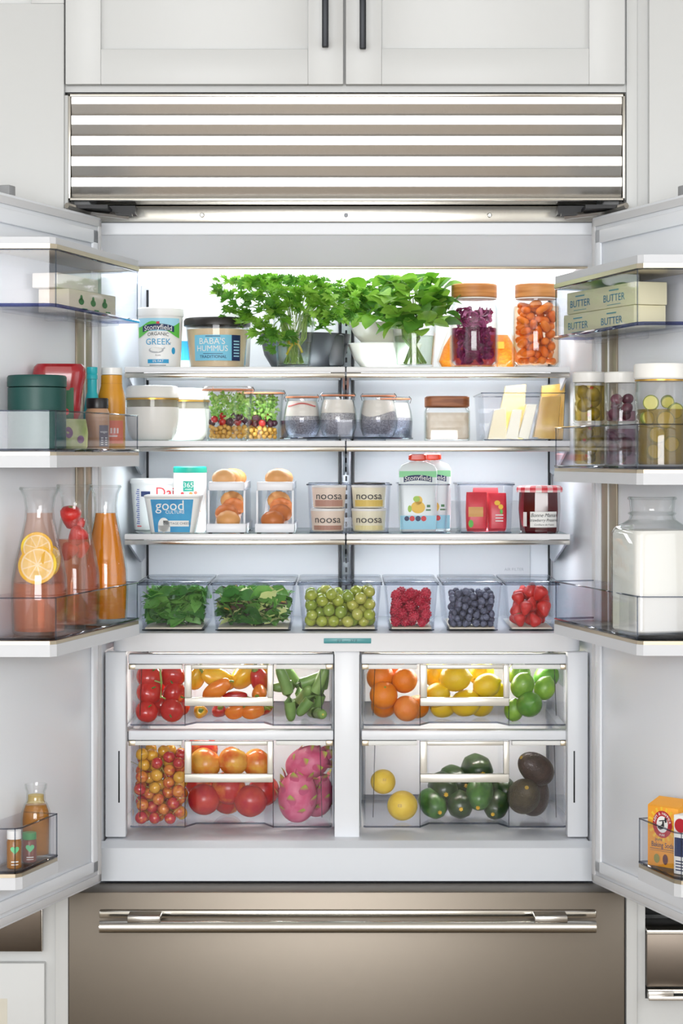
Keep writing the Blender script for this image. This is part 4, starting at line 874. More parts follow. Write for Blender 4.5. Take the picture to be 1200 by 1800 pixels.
# bin of fruit pouches
open_bin('clear bin holding two fruit pouches with red caps', 701, 790, .225, Z3, ws(86, .225), .25)
POU = mat('pouch_pale', '#e4eef0', .3); POB = mat('pouch_blue', '#8fd0e6', .35); CAPR = mat('cap_red', '#e5401f', .3)
def pouch(label, px, Y):
    t = thing('fruit_pouch', label, 'pouch', (wx(px, Y), Y, Z3 + .0035), 0, 'fruit pouches in the clear bin'); W = .039; H = ws(135, Y)
    secs = [(0, W*.93, .013, .008), (.004, W*.95, .016, .01), (H*.25, W, .017, .012), (H*.55, W, .013, .01), (H*.8, W*1.02, .006, .005), (H*.86, W*.86, .004, .003), (H*.9, W*.45, .003, .003), (H*.905, .009, .0028, .002)]
    mk('pouch', G().loft(secs, 4), POU, t)
    def fy(v):
        for a, b in zip(secs, secs[1:]):
            if a[0] <= v <= b[0]: return a[2] + (b[2]-a[2])*(v-a[0])/(b[0]-a[0])
        return .003
    mp = on_flat(fy, .0007); mp2 = on_flat(fy, .0014)
    decal('blue_band', [Rct(-W*.93, W*.93, .004, .032, 2, 4)], mp, POB, t)
    decal('meadow', [Rct(-W*.98, W*.98, H*.7, H*.78, 2, 3)], mp, mat('print_mint', '#8fd8a0', .5), t)
    v = []
    for i in range(9): u = -.029 + .058*i/8; b = .004*(1 - (u/.029)**2); v += [(u, H*.635+b), (u, H*.705+b)]
    decal('ribbon', [((v, [(2*i, 2*i+2, 2*i+3, 2*i+1) for i in range(8)]), (0, 0))], mp2, INK, t)
    decal('lettering', [arc(T('Stonyfield', .0138, 0, H*.67), .004, .029)], on_flat(fy, .0022), PAPER, t)
    decal('fruit_picture', [Dsc(0, .049, .0145, .0125), Dsc(.001, .063, .008, .009)], mp2, mat('print_pear', '#f3c64a', .5), t)
    decal('leaf_picture', [Dsc(-.003, .066, .007, .006), Dsc(-.017, .046, .004, .007)], on_flat(fy, .0018), mat('print_lime', '#a9cf4e', .5), t)
    decal('badge', [Dsc(-.012, .026, .0055), Dsc(.0115, .026, .0055)], mp2, REDP, t); decal('badge', [Dsc(0, .026, .0055), Dsc(-.023, .026, .005)], mp2, INK, t)
    decal('fine_print', [Rct(.016, .026, .042, .045, 1), Rct(.018, .025, .049, .054, 1)], mp2, mat('print_dkgreen', '#3d7a4a', .5), t)
    mk('spout', G().lathe([(.0065, H*.9), (.0065, H*.94)], 5), TUBW, t)
    mk('cap', G().loft([(H*.915, .0145, .011, .005), (H*.93, .019, .013, .006), (H*.985, .0185, .013, .007), (H, .0145, .01, .006)], 4), CAPR, t)
pouch('front fruit pouch with red cap', 734, .272); pouch('rear fruit pouch with red cap, shifted to the right', 759, .312)
# bin of fruit snack packets
tb, X, W = open_bin('clear lidded bin of red fruit snack packets', 805, 904, .225, Z3, ws(86, .225), .2)
mk('lid', G().rbox(-W-.001, W+.001, -.101, .101, ws(86, .225)+.0005, ws(86, .225)+.004, .001, r=.01), CLR, tb)
SNK = mat('snack_red', '#e2384a', .35, col2='#d02438', nscale=30)
for i, (px, Y, w_, hh, lab) in enumerate([(837, .255, .035, .08, 'red fruit snack packet at the left of the lidded bin'), (873, .27, .032, .078, 'red fruit snack packet at the right of the lidded bin'), (853, .31, .044, .088, 'pinkish red fruit snack packet at the back of the lidded bin')]):
    t = thing('snack_packet', lab, 'packet', (wx(px, Y), Y, Z3 + .0035), 0, 'fruit snack packets in the lidded bin')
    sx = [(0, w_*.55, .004, .003), (.006, w_*.6, .012, .008), (hh*.5, w_*.62, .015, .01), (hh-.008, w_*.6, .008, .006), (hh, w_*.58, .0015, .001)]
    mk('packet', G().loft(sx, 4), SNK if i < 2 else mat('snack_pink', '#ee5f66', .35), t)
    fy2 = lambda v, s_=sx: interp([(q[2], q[0]) for q in s_])(v); mp = on_flat(fy2, .0008)
    if i == 0: decal('colour_band', [Rct(-.017, .013, .03, .05, 2, 3)], mp, mat('print_tan', '#d9a257', .5), t); decal('leaf_picture', [Dsc(-.012, .016, .005, .008)], mp, GREEN, t)
    if i == 1: decal('fruit_picture', [Dsc(.0, .058, .006, .005), Dsc(.007, .05, .005, .005)], mp, mat('print_yellow', '#f3c53a', .5), t); decal('leaf_picture', [Dsc(.008, .04, .003, .005)], mp, GREEN, t); decal('fine_print', [Rct(-.004, .012, .02 + .006*k, .0222 + .006*k, 1) for k in range(3)], mp, PAPER, t)
# jam jar
Y = .275; t = thing('jam_jar', 'faceted jar of dark strawberry jam with red gingham lid', 'jar', (wx(948, Y), Y, Z3)); h = ws(83, Y); r = ws(37, Y)
JAM = mat('jam', '#4d0a10', .08, coat=.6); n8 = 10
prof = [(r*.86, 0), (r*.92, .004), (r, h*.5), (r*.97, h*.86)]
g = G(); v = [(q*math.cos(2*PI*(i+.5)/n8 - hp), q*math.sin(2*PI*(i+.5)/n8 - hp), z) for q, z in prof for i in range(n8)]
f = [(j*n8+i, j*n8+(i+1) % n8, (j+1)*n8+(i+1) % n8, (j+1)*n8+i) for j in range(3) for i in range(n8)] + [tuple(range(n8))[::-1], tuple(range(3*n8, 4*n8))]
mk('jar', g.add(v, f), JAM, t, smooth=25)
rl = ws(40, Y); g = G(); N = 48
lp = [(r*.9, h*.855), (rl, h*.86), (rl+.0005, h*.9), (rl, h*.96), (rl-.003, h*.99), (rl-.012, h), (.0005, h)]
v = [(q*(1+(.012 if i % 2 else -.004)*(j in (1, 2)))*math.cos(2*PI*i/N), q*(1+(.012 if i % 2 else -.004)*(j in (1, 2)))*math.sin(2*PI*i/N), z) for j, (q, z) in enumerate(lp) for i in range(N)]
f, mi = [], []
for j in range(len(lp)-1):
    for i in range(N): f.append((j*N+i, j*N+(i+1) % N, (j+1)*N+(i+1) % N, (j+1)*N+i)); mi.append((i//2) % 2 if j % 2 == 0 else (2 if (i//2) % 2 else 1))
g.add(v, f); g.mi = mi; 
mk('lid', g, [mat('gingham_red', '#d9303c', .4), mat('gingham_pink', '#ef9aa0', .4), mat('gingham_white', '#f6efec', .4)], t, fixn=False)
ap = r*.93*math.cos(PI/n8)
mp = on_round(lambda z: r*.985*(.92 + .08*min(1, z/(h*.5))), .0004)
decal('paper_label', [Rct(-.024, .036, .012, .044, 10)], on_round(lambda z: r, -.0002), PAPER, t); decal('paper_label', [Rct(-.042, -.032, .014, .043, 3)], on_round(lambda z: r, -.0002), PAPER, t)
mj = on_round(lambda z: r, .0006)
decal('lettering', [T('Bonne Maman', .0105, .006, .0365, .95, .35), T('Strawberry Preserves', .0085, .006, .0265, .9, .35), T('Confiture de Fraises', .0052, .006, .0175, 1, .35)], mj, INKK, t)
# ================= lidded boxes on the crisper cover =================
LIDC = clear('lid_clear', '#f7f9fb', '#c9ced6', .06, gain=.8)
def food_box(label, px0, px1, name='food_box', Yf=.185, dep=.27):
    h = ws(82, Yf); t, X, W = open_bin(label, px0, px1, Yf, Z4, h, dep, name, .009, 'clear lidded food boxes')
    mk('lid', G().loft([(h+.0005, W-.001, dep/2-.001, .009), (h+.004, W+.001, dep/2+.001, .01), (h+.0055, W-.001, dep/2-.001, .009)], 4), LIDC, t)
    mk('lid_edge', G().tube([(x, y, h+.004) for x, y in [(-W, dep/2-.01), (-W, -dep/2+.006), (-W+.006, -dep/2), (W-.006, -dep/2), (W, -dep/2+.006), (W, dep/2-.01)]], .0012, 5), EDGE, t)
    mk('liner_tray', G().rbox(-W+.014, W-.014, -dep/2+.014, dep/2-.014, .0035, .0065, .001), mat('pad_cream', '#ece3cf', .6), t)
    return X, W, Yf, dep
BZ = Z4 + .0068
SP = [mat('spinach_a', '#62a045', .4, col2='#468436', nscale=25, thru=.25), mat('spinach_b', '#84be5e', .4, col2='#62a246', nscale=25, thru=.25), mat('spinach_c', '#488a3c', .4, col2='#376e2e', nscale=25, thru=.25)]
spm = [mesh(G().add(*leafshape(.05, .0175, 0, .35, 7)).tube([(0, 0, 0), (-.02, 0, .003)], .0012, 4), SP[k], 50, False, 'spinach_leaf') for k in range(3)]
SMX = [mat('mix_purple', '#5d3a46', .4, col2='#44602e', nscale=40), mat('mix_frisee', '#c9d68a', .45), mat('mix_gold', '#c9a04a', .45)]
mxm = spm + [mesh(G().add(*leafshape(.045, .014, 4, .4, 10)).tube([(0, 0, 0), (-.015, 0, .003)], .0014, 4), m, 50, False, 'mixed_leaf') for m in SMX]
def greens(name, label, X, W, Yf, dep, meshes, wts, n, seed):
    rg = random.Random(seed); t = thing(name, label, 'salad greens', (X, Yf + dep/2, BZ)); H = ws(68, Yf); k = 0; tr = 0
    while k < n and tr < 26000:
        tr += 1; me = rg.choices(meshes, wts)[0]; L = .05; sc_ = rg.uniform(.7, 1.05)
        E = Euler((rg.uniform(-1.3, 1.3), rg.uniform(-.7, .7), rg.uniform(0, 2*PI))); ax = E.to_matrix() @ Vector((1, 0, 0)); sd = E.to_matrix() @ Vector((0, 1, 0))
        p = Vector((rg.uniform(-W+.012, W-.012), -dep/2 + .012 + .13*rg.random()**1.3, rg.uniform(.002, H)))
        ok = True
        for q in (p + ax*L*sc_, p - ax*.021*sc_, p + ax*L*.5*sc_ + sd*.017*sc_, p + ax*L*.5*sc_ - sd*.017*sc_):
            lim = W - .0115 + .009*min(1, max(0, q.z)/.08); lf = -dep/2 + .0125 - .009*min(1, max(0, q.z)/.08)
            if not (abs(q.x) < lim and lf < q.y < 0.1 and .0 < q.z < H + .004): ok = False
        if ok: ob('leaf', me, t, p, E, sc_); k += 1
    return t
X, W, Yf, dp2 = food_box('clear lidded box of dark baby spinach, leftmost of the row', 241, 366)
greens('baby_spinach', 'heap of dark green baby spinach leaves in the leftmost lidded box', X, W, Yf, dp2, spm, (5, 4, 3), 290, 4)
X, W, Yf, dp2 = food_box('clear lidded box of mixed salad leaves, second in the row', 370, 518)
greens('mixed_salad', 'heap of mixed green and purple salad leaves in the second lidded box', X, W, Yf, dp2, mxm, (4, 4, 2, 2, 3, .25), 290, 9)
def box_in(X, W, Yf, dmax):
    return lambda g_, r_: (X + g_.uniform(-W + .0125 + r_, W - .0125 - r_), Yf + .0125 + r_ + g_.random()*max(0, dmax - 2*r_))
X, W, Yf, dp2 = food_box('clear lidded box of green grapes, third in the row', 523, 671)
GRP = [mat('grape_a', '#b5bf52', .18, col2='#98a83e', nscale=1.4, coat=.3), mat('grape_b', '#c7c566', .18, col2='#a9b24a', nscale=1.4, coat=.3), mat('grape_c', '#9cb04a', .18, col2='#83993a', nscale=1.4, coat=.3)]
grm = [mesh(G().ball(1, n=4, rings=10, sc3=(1, 1, 1.08)), m, 60, True, 'grape') for m in GRP]
for i, (x, y, z, r) in enumerate(pack(130, lambda g_: g_.uniform(.0108, .0128), box_in(X, W, Yf, .12), BZ, 6, Z4 + ws(79, Yf))):
    tag(ob('grape', grm[i % 3], None, (x, y, z), rrot(), r), 'pale green grape in the third lidded box of the row', 'grape', 'green grapes in the lidded box')
X, W, Yf, dp2 = food_box('clear lidded box of raspberries, fourth in the row', 676, 771)
RSP = [mat('raspberry_a', '#c92a48', .4, col2='#b01c38', nscale=2), mat('raspberry_b', '#d9455c', .4, col2='#c02c46', nscale=2)]
def rasp(seed):
    g = G(); g.ball(.78, n=2, rings=6, sc3=(1, 1, 1.1))
    for j, (nn, q, z) in enumerate([(7, .5, .78), (9, .78, .35), (9, .84, -.12), (8, .66, -.6), (4, .25, -.92)]):
        for i in range(nn): g.ball(.24, (q*math.cos(2*PI*(i+.5*j)/nn), q*math.sin(2*PI*(i+.5*j)/nn), z), n=1, rings=4)
    return g
rsm = [mesh(rasp(k), RSP[k], 60, True, 'raspberry') for k in range(2)]
for i, (x, y, z, r) in enumerate(pack(110, lambda g_: g_.uniform(.0098, .0112), box_in(X, W, Yf, .11), BZ, 7, Z4 + ws(79, Yf))):
    tag(ob('raspberry', rsm[i % 2], None, (x, y, z), rrot(), r*.97), 'red raspberry in the fourth lidded box of the row', 'raspberry', 'raspberries in the lidded box')
X, W, Yf, dp2 = food_box('clear lidded box of blueberries, fifth in the row', 778, 883)
BLU = [mat('blueberry_a', '#5d6176', .5, col2='#45485c', nscale=1.5), mat('blueberry_b', '#74798e', .5, col2='#50546a', nscale=1.5)]
def blu():
    g = G(); g.ball(1, n=3, rings=8, sc3=(1, 1, .88)); v, f = star(.25, .45, 5, -.3); g.add([(x, y, z+.87) for x, y, z in v], f); return g
blm = [mesh(blu(), BLU[k], 60, False, 'blueberry') for k in range(2)]
for i, (x, y, z, r) in enumerate(pack(190, lambda g_: g_.uniform(.0066, .0082), box_in(X, W, Yf, .075), BZ, 8, Z4 + ws(77, Yf), 90)):
    tag(ob('blueberry', blm[i % 2], None, (x, y, z), rrot(), r), 'dusky blueberry in the fifth lidded box of the row', 'blueberry', 'blueberries in the lidded box')
X, W, Yf, dp2 = food_box('clear lidded box of strawberries, rightmost of the row', 888, 984)
STW = mat('strawberry', '#d8342f', .3, col2='#c2241f', nscale=1.5, bump=.5, bscale=9, coat=.3); CALX = mat('calyx', '#4e8a34', .5)
stm = mesh(G().lathe([(.001, -1.15), (.3, -1.02), (.62, -.55), (.9, .1), (.95, .45), (.75, .78), (.35, .92), (.001, .88)], 4), STW, 60, True, 'strawberry'); v, f = star(.25, .85, 7, .5); clm = mesh(G().add([(x, y, z + .93) for x, y, z in v], f), CALX, 0, False, 'calyx')
def strawb(loc, rot, r, label, group):
    o = tag(ob('strawberry', stm, None, loc, rot, r), label, 'strawberry', group); ob('calyx', clm, o)
rg = random.Random(3)
for i, (x, y, z, r) in enumerate(pack(44, lambda g_: g_.uniform(.0135, .0165), box_in(X, W, Yf, .13), BZ, 12, Z4 + ws(84, Yf))):
    strawb((x, y, z), (rg.uniform(-.5, .5) + (PI if i % 2 else 0), rg.uniform(-.5, .5), rg.uniform(0, 6)), r*.98, 'ripe red strawberry in the rightmost lidded box', 'strawberries in the lidded box')
# ================= produce in the crisper drawers =================
FU, FL = ZUB + .0035, ZLB + .0035      # drawer floors
def at(px, py, Y, r, floor): return (wx(px, Y), Y, max(floor + r, wz(py, Y)))
# tomatoes on the vine
TOMB = mat('tomato_big', '#c92722', .18, col2='#b51c1a', nscale=1.5, coat=.5)
def tomf(th, t):
    a = PI*t; r = math.sin(a)*(1 + .03*math.cos(5*th)*t); z = -math.cos(a)*.86
    if t > .8: z -= .16*((t-.8)/.2)**2
    return (r*math.cos(th), r*math.sin(th), z)
tmm = mesh(G().add(*blob(tomf)), TOMB, 60, True, 'tomato'); v, f = star(.1, .5, 5, .15); tcm = mesh(G().add([(x, y, z + .72) for x, y, z in v], f), CALX, 0, False, 'calyx'); tsm = mesh(G().tube([(0, 0, .7), (.05, 0, .85), (.15, .02, 1.0)], .06, 6), CALX, 50, True, 'stem')
for px, py, Y, r, rot, lab in [(258, 1252, .2, .0235, (.9, 0, .4), 'bottom left red tomato of the vine pile'), (302, 1249, .205, .0245, (2.0, .3, 0), 'bottom right red tomato of the vine pile'), (262, 1217, .215, .0265, (1.0, .3, .3), 'middle left red tomato of the vine pile'), (306, 1219, .235, .0255, (1.9, 0, 1), 'middle right red tomato of the vine pile'), (262, 1190, .225, .027, (.75, .2, .5), 'top left red tomato of the vine pile'), (303, 1189, .24, .0262, (2, .2, 0), 'top right red tomato of the vine pile'), (282, 1240, .255, .0225, (1.5, 0, 2), 'small red tomato in the gap between the bottom two'), (318, 1240, .25, .0215, (1.5, 0, 2), 'small red tomato beside the handle at the bottom right'), (280, 1205, .285, .025, (1, 0, 0), 'red tomato behind the pale vine stem'), (262, 1248, .27, .024, (.3, 0, 0), 'red tomato hidden behind the bottom left one')]:
    o = tag(ob('tomato', tmm, None, at(px, py, Y, r*.87, FU), rot, r), lab, 'tomato', 'tomatoes in the crisper drawer'); ob('calyx', tcm, o); ob('stem', tsm, o)
tag(mk('tomato_vine', G().tube([(wx(281, .205), .202, wz(1172, .205)), (wx(284, .205), .2, wz(1200, .205)), (wx(283, .205), .201, wz(1226, .205))], .0022, 6).tube([(wx(284, .205), .2, wz(1200, .205)), (wx(272, .205), .2, wz(1196, .205))], .0015, 5).tube([(wx(283, .205), .2, wz(1224, .205)), (wx(291, .205), .202, wz(1228, .205))], .0015, 5), STEMM), 'pale green vine stem between the red tomatoes', 'stem')
# sweet peppers
def pepf(L, lob, ph):
    def f(th, t):
        prof = math.sin(PI*min(1, (t*.97+.015))**.7)**.6; r = prof*(1 - .28*(1-t))*(1 + .09*math.cos(lob*th + ph)) ; z = (t-.5)*2*L
        if t > .86: z -= .35*((t-.86)/.14)**2
        return (r*math.cos(th), r*math.sin(th), z)
    return f
PEP = {'yellow': mat('pepper_yellow', '#f2b417', .2, col2='#f6c832', nscale=1.2, coat=.5), 'orange': mat('pepper_orange', '#ee7a1a', .2, col2='#f2902c', nscale=1.2, coat=.5), 'red': mat('pepper_red', '#c62a2a', .2, col2='#b01c20', nscale=1.2, coat=.5)}
pem = {k: [mesh(G().add(*blob(pepf(L, 3, i), 24, 14)), m, 60, True, 'pepper') for i, L in enumerate((1.35, 1.7))] for k, m in PEP.items()}
psm = mesh(G().tube([(0, 0, 1.1), (.03, 0, 1.35), (.12, .02, 1.55), (.3, .04, 1.7)], [.3, .14, .1, .11], 7), mat('pepper_stem', '#7d9a3a', .45), 60, True, 'stem')
for col, px, py, Y, r, rot, k, lab in [('yellow', 380, 1192, .245, .0245, (.2, -1.15, .2), 1, 'yellow sweet pepper pointing left behind the upper left handle'), ('orange', 383, 1210, .222, .0205, (.1, 1.0, 0), 1, 'orange sweet pepper slanting below the yellow one'), ('yellow', 430, 1185, .255, .026, (.3, .7, .4), 0, 'yellow sweet pepper in the middle of the upper left drawer'), ('red', 455, 1195, .25, .024, (.5, -.4, .1), 0, 'red sweet pepper behind the upper left handle'), ('orange', 455, 1218, .224, .018, (1.9, .5, 0), 0, 'orange sweet pepper near the right of the upper left handle'), ('red', 415, 1226, .232, .0165, (.0, 1.5, 0), 1, 'slim red pepper lying across the upper left drawer'), ('yellow', 352, 1252, .23, .017, (PI/2-.2, 0, .1), 0, 'yellow pepper end with green stem low in the upper left drawer'), ('red', 385, 1254, .245, .018, (1.2, .4, 0), 0, 'dark red pepper at the floor of the upper left drawer'), ('orange', 415, 1252, .228, .0185, (.4, 1.2, 0), 0, 'left orange pepper at the floor of the upper left drawer'), ('orange', 446, 1252, .226, .0195, (.2, 1.4, .3), 0, 'right orange pepper at the floor of the upper left drawer'), ('yellow', 345, 1190, .25, .02, (.2, .3, 0), 0, 'yellow pepper tucked at the left edge of the upper left handle'), ('yellow', 464, 1182, .28, .02, (.6, .3, 0), 0, 'yellow pepper tucked behind the red pepper'), ('red', 462, 1255, .26, .02, (1.4, .3, .5), 0, 'red pepper at the right floor of the upper left drawer')]:
    o = tag(ob('sweet_pepper', pem[col][k], None, at(px, py, Y, r*1.0, FU), rot, r), lab, 'pepper', 'sweet peppers in the crisper drawer'); ob('stem', psm, o)
# cucumbers
CUC = mat('cucumber', '#8cac62', .35, col2='#67904a', nscale=18, bump=.2, bscale=120)
def cuke(L, r, bend):
    return G().tube([(bend*math.sin(PI*q), 0, L*(q-.5)) for q in (0, .015, .05, .11, .2, .35, .5, .65, .8, .89, .95, .985, 1)], [r*.15, r*.48, r*.74, r*.9, r*.97, r, r, r, r*.97, r*.9, r*.74, r*.48, r*.15], 12)
ckm = [mesh(cuke(.118, .0115, .007), CUC, 60, True, 'cucumber'), mesh(cuke(.1, .011, .005), CUC, 60, True, 'cucumber')]; cem = mesh(G().tube([(0, 0, .044), (0, 0, .052)], [.004, .002], 6), mat('cucumber_end', '#c9c05a', .5), 50, True, 'blossom_end')
for px, py, Y, k, rot, lab in [(527, 1196, .215, 0, (0, 1.33, .1), 'cucumber lying across the top of the cucumber pile'), (500, 1235, .2, 0, (.15, -.22, 0), 'cucumber leaning at the left of the cucumber pile'), (523, 1232, .245, 0, (1.0, .5, .2), 'cucumber pointing forward in the cucumber pile'), (548, 1228, .205, 0, (.1, .52, 0), 'cucumber slanting at the right of the pile'), (556, 1240, .24, 1, (.3, .3, .2), 'cucumber at the back right of the pile'), (535, 1240, .27, 1, (1.35, .2, 0), 'short cucumber end low in the pile'), (562, 1205, .24, 1, (.1, .2, 0), 'upright cucumber beside the drawer wall'), (515, 1225, .29, 0, (.2, -.5, 0), 'cucumber hidden at the back of the pile'), (555, 1256, .2, 1, (1.5, 0, .3), 'cucumber with its end facing out at the floor')]:
    X, y_, Z = wx(px, Y), Y, wz(py, Y); L = (.118, .1)[k]; E = Euler(rot); ax = E.to_matrix() @ Vector((0, 0, 1)); Z = max(Z, FU + abs(ax.z)*L/2 + .013)
    Z = min(Z, ZU0 - abs(ax.z)*L/2 - .006)
    o = tag(ob('cucumber', ckm[k], None, (X, y_, Z), rot), lab, 'cucumber', 'cucumbers in the crisper drawer'); ob('blossom_end', cem, o)
# cherries
CHR = [mat('cherry_y', '#e0a02c', .15, col2='#e8b640', nscale=1.6, coat=.5), mat('cherry_o', '#dd8a35', .15, col2='#c24a30', nscale=1.3, coat=.5, lo=.4, hi=.62), mat('cherry_r', '#bf2b38', .15, col2='#d9763a', nscale=1.3, coat=.5, lo=.5, hi=.75)]
def chf(th, t):
    a = PI*t; r = math.sin(a)*(1 - .05*math.exp(-((th-PI)**2)*4)); z = -math.cos(a)*.94
    if t > .84: z -= .2*((t-.84)/.16)**2
    return (r*math.cos(th), r*math.sin(th), z)
crm = [mesh(G().add(*blob(chf, 16, 10)), m, 60, True, 'cherry') for m in CHR]; csm = mesh(G().tube([(0, 0, .75), (.1, 0, 1.3), (.4, .1, 2.0), (.9, .1, 2.6)], [.06, .05, .05, .08], 4), mat('cherry_stem', '#a9a24c', .5), 50, True, 'stem')
x0, x1 = wx(230, .17) + .004, wx(323, .17); rg = random.Random(17)
ins = lambda g_, r_: (g_.uniform(x0 + r_, x1 - r_ + .004), YF + .006 + r_ + .075*g_.random())
for i, (x, y, z, r) in enumerate(pack(92, lambda g_: g_.uniform(.0118, .0132), ins, FL, 31, ZL0 - .012, 200)):
    k = rg.choices((0, 1, 2), (5, 5, 3))[0]
    o = tag(ob('cherry', crm[k], None, (x, y, z), (rg.uniform(-1, 1), rg.uniform(-1, 1), rg.uniform(0, 6)), r), ('golden yellow', 'orange blushed', 'red blushed')[k] + ' cherry piled in the lower left drawer', 'cherry', ('golden', 'orange', 'red')[k] + ' cherries in the crisper drawer')
    if i % 3 == 0: ob('stem', csm, o)
# nectarines
NEC = mat('nectarine', '#c02a2c', .25, col2='#e88a3a', nscale=1.0, lo=.48, hi=.68); NEC2 = mat('nectarine_b', '#e06a2c', .25, col2='#f2b84a', nscale=1.0, lo=.35, hi=.6); NEC3 = mat('nectarine_dark', '#b52234', .25, col2='#cc4438', nscale=1.1)
def necf(th, t):
    a = PI*t; r = math.sin(a)*(1 - .06*math.exp(-((th-PI)**2)*7)); z = -math.cos(a)*.95
    if t > .8: z -= .22*((t-.8)/.2)**2
    return (r*math.cos(th), r*math.sin(th), z)
ncm = [mesh(G().add(*blob(necf, 24, 14)), m, 60, True, 'nectarine') for m in (NEC, NEC2, NEC3)]
nsm = mesh(G().tube([(0, 0, .68), (.04, 0, .86)], .06, 5), mat('twig', '#6b5236', .6), 50, True, 'stem')
for px, py, Y, r, k, lab in [(358, 1405, .24, .033, 2, 'deep red nectarine at the left floor of the lower left drawer'), (440, 1408, .24, .034, 2, 'deep red nectarine at the right floor of the lower left drawer'), (402, 1385, .255, .035, 0, 'red nectarine in the middle of the lower left drawer'), (360, 1342, .24, .033, 1, 'orange and yellow nectarine behind the left of the handle'), (410, 1338, .235, .031, 1, 'yellow-topped nectarine behind the middle of the handle'), (452, 1342, .25, .031, 1, 'orange nectarine behind the right of the handle'), (355, 1318, .31, .033, 0, 'red nectarine at the upper back of the lower left drawer'), (463, 1390, .275, .033, 2, 'dark red nectarine at the right edge of the centre panel'), (400, 1412, .3, .033, 0, 'nectarine hidden at the floor behind the others'), (350, 1375, .29, .03, 0, 'red nectarine tucked behind the left one')]:
    o = tag(ob('nectarine', ncm[k], None, at(px, py, Y, r*.95, FL), (RN.uniform(-.8, .8), RN.uniform(-.8, .8), RN.uniform(0, 6)), r), lab, 'nectarine', 'nectarines in the crisper drawer'); ob('stem', nsm, o)
# dragon fruit
def grad_mat(name, c0, c1, p0, p1):
    m = bpy.data.materials.new(name); m.use_nodes = True; nt = m.node_tree; b = nt.nodes['Principled BSDF']; b.inputs['Roughness'].default_value = .45
    tc = nt.nodes.new('ShaderNodeTexCoord'); sp = nt.nodes.new('ShaderNodeSeparateXYZ'); r = nt.nodes.new('ShaderNodeValToRGB')
    r.color_ramp.elements[0].position = p0; r.color_ramp.elements[1].position = p1; r.color_ramp.elements[0].color = lin(c0); r.color_ramp.elements[1].color = lin(c1)
    nt.links.new(tc.outputs['Object'], sp.inputs[0]); nt.links.new(sp.outputs[0], r.inputs[0]); nt.links.new(r.outputs[0], b.inputs['Base Color']); return m
DRG = mat('dragon_pink', '#d0527c', .4, col2='#df7a9a', nscale=1.3); DSC = grad_mat('dragon_scale', '#cf5a82', '#b9c552', .38, .62); DTIP = mat('dragon_tip', '#b3c24e', .5)
drm = mesh(G().add(*blob(lambda th, t: (math.sin(PI*t)**.85*math.cos(th)*(1+.03*math.cos(6*th)), math.sin(PI*t)**.85*math.sin(th)*(1+.03*math.cos(6*th)), -math.cos(PI*t)*1.35), 24, 16)), DRG, 60, True, 'dragon_fruit')
scm = mesh(G().add(*leafshape(.8, .27, 0, .12, 5)), DSC, 40, False, 'scale')
for px, py, Y, r, rot, lab in [(523, 1402, .21, .0385, (.1, .06, 0), 'large pink dragon fruit at the front of the lower left drawer'), (540, 1342, .225, .034, (.2, 1.15, .1), 'pink dragon fruit lying on top of the other two'), (556, 1400, .275, .034, (.1, -.1, 1), 'dragon fruit behind the front one, beside the drawer wall')]:
    E = Euler(rot); o = tag(ob('dragon_fruit', drm, None, at(px, py, Y, r*1.3 if abs(rot[1]) < 1 else r, FL), rot, r), lab, 'dragon fruit', 'dragon fruits in the crisper drawer')
    for j, (nn, z, q) in enumerate([(5, -.85, .72), (5, -.25, .97), (5, .35, .96), (5, .9, .68), (4, 1.2, .3)]):
        for i in range(nn):
            a = 2*PI*(i + .5*j)/nn; s_ = ob('scale', scm, o, (q*math.cos(a), q*math.sin(a), z - .1), (0, -PI/2 + .32 - (.5 if j == 4 else 0) + (.25 if j == 0 else 0), a)); s_.rotation_mode = 'XYZ'
            
# oranges
ORG = [mat('orange_a', '#f08a12', .35, col2='#e87a0c', nscale=1.3, bump=.35, bscale=22), mat('orange_b', '#ee8f3c', .35, col2='#e87e2c', nscale=1.3, bump=.35, bscale=22)]
orm = [mesh(G().ball(1, n=5, rings=14, sc3=(1, 1, .95)), m, 60, True, 'orange') for m in ORG]; onm = mesh(G().lathe([(.09, .93), (.07, .965), (.001, .96)], 3), mat('orange_button', '#8a9a3a', .6), 50, True, 'stem_button')
for px, py, Y, r, k, lab in [(674, 1222, .205, .0285, 0, 'orange in front at the left of the upper right drawer'), (714, 1246, .205, .027, 1, 'pale peach orange at the drawer floor'), (668, 1190, .235, .0285, 0, 'orange at the upper left behind the front one'), (711, 1196, .225, .0265, 0, 'orange at the upper right of the orange pile'), (690, 1180, .3, .0285, 0, 'orange at the back of the pile'), (733, 1250, .25, .025, 0, 'orange half hidden behind the handle post'), (675, 1245, .27, .028, 0, 'orange hidden at the floor behind the front one')]:
    o = tag(ob('orange', orm[k], None, at(px, py, Y, r*.95, FU), (RN.uniform(-1, 1), RN.uniform(-1, 1), 0), r), lab, 'orange', 'oranges in the crisper drawer'); ob('stem_button', onm, o)
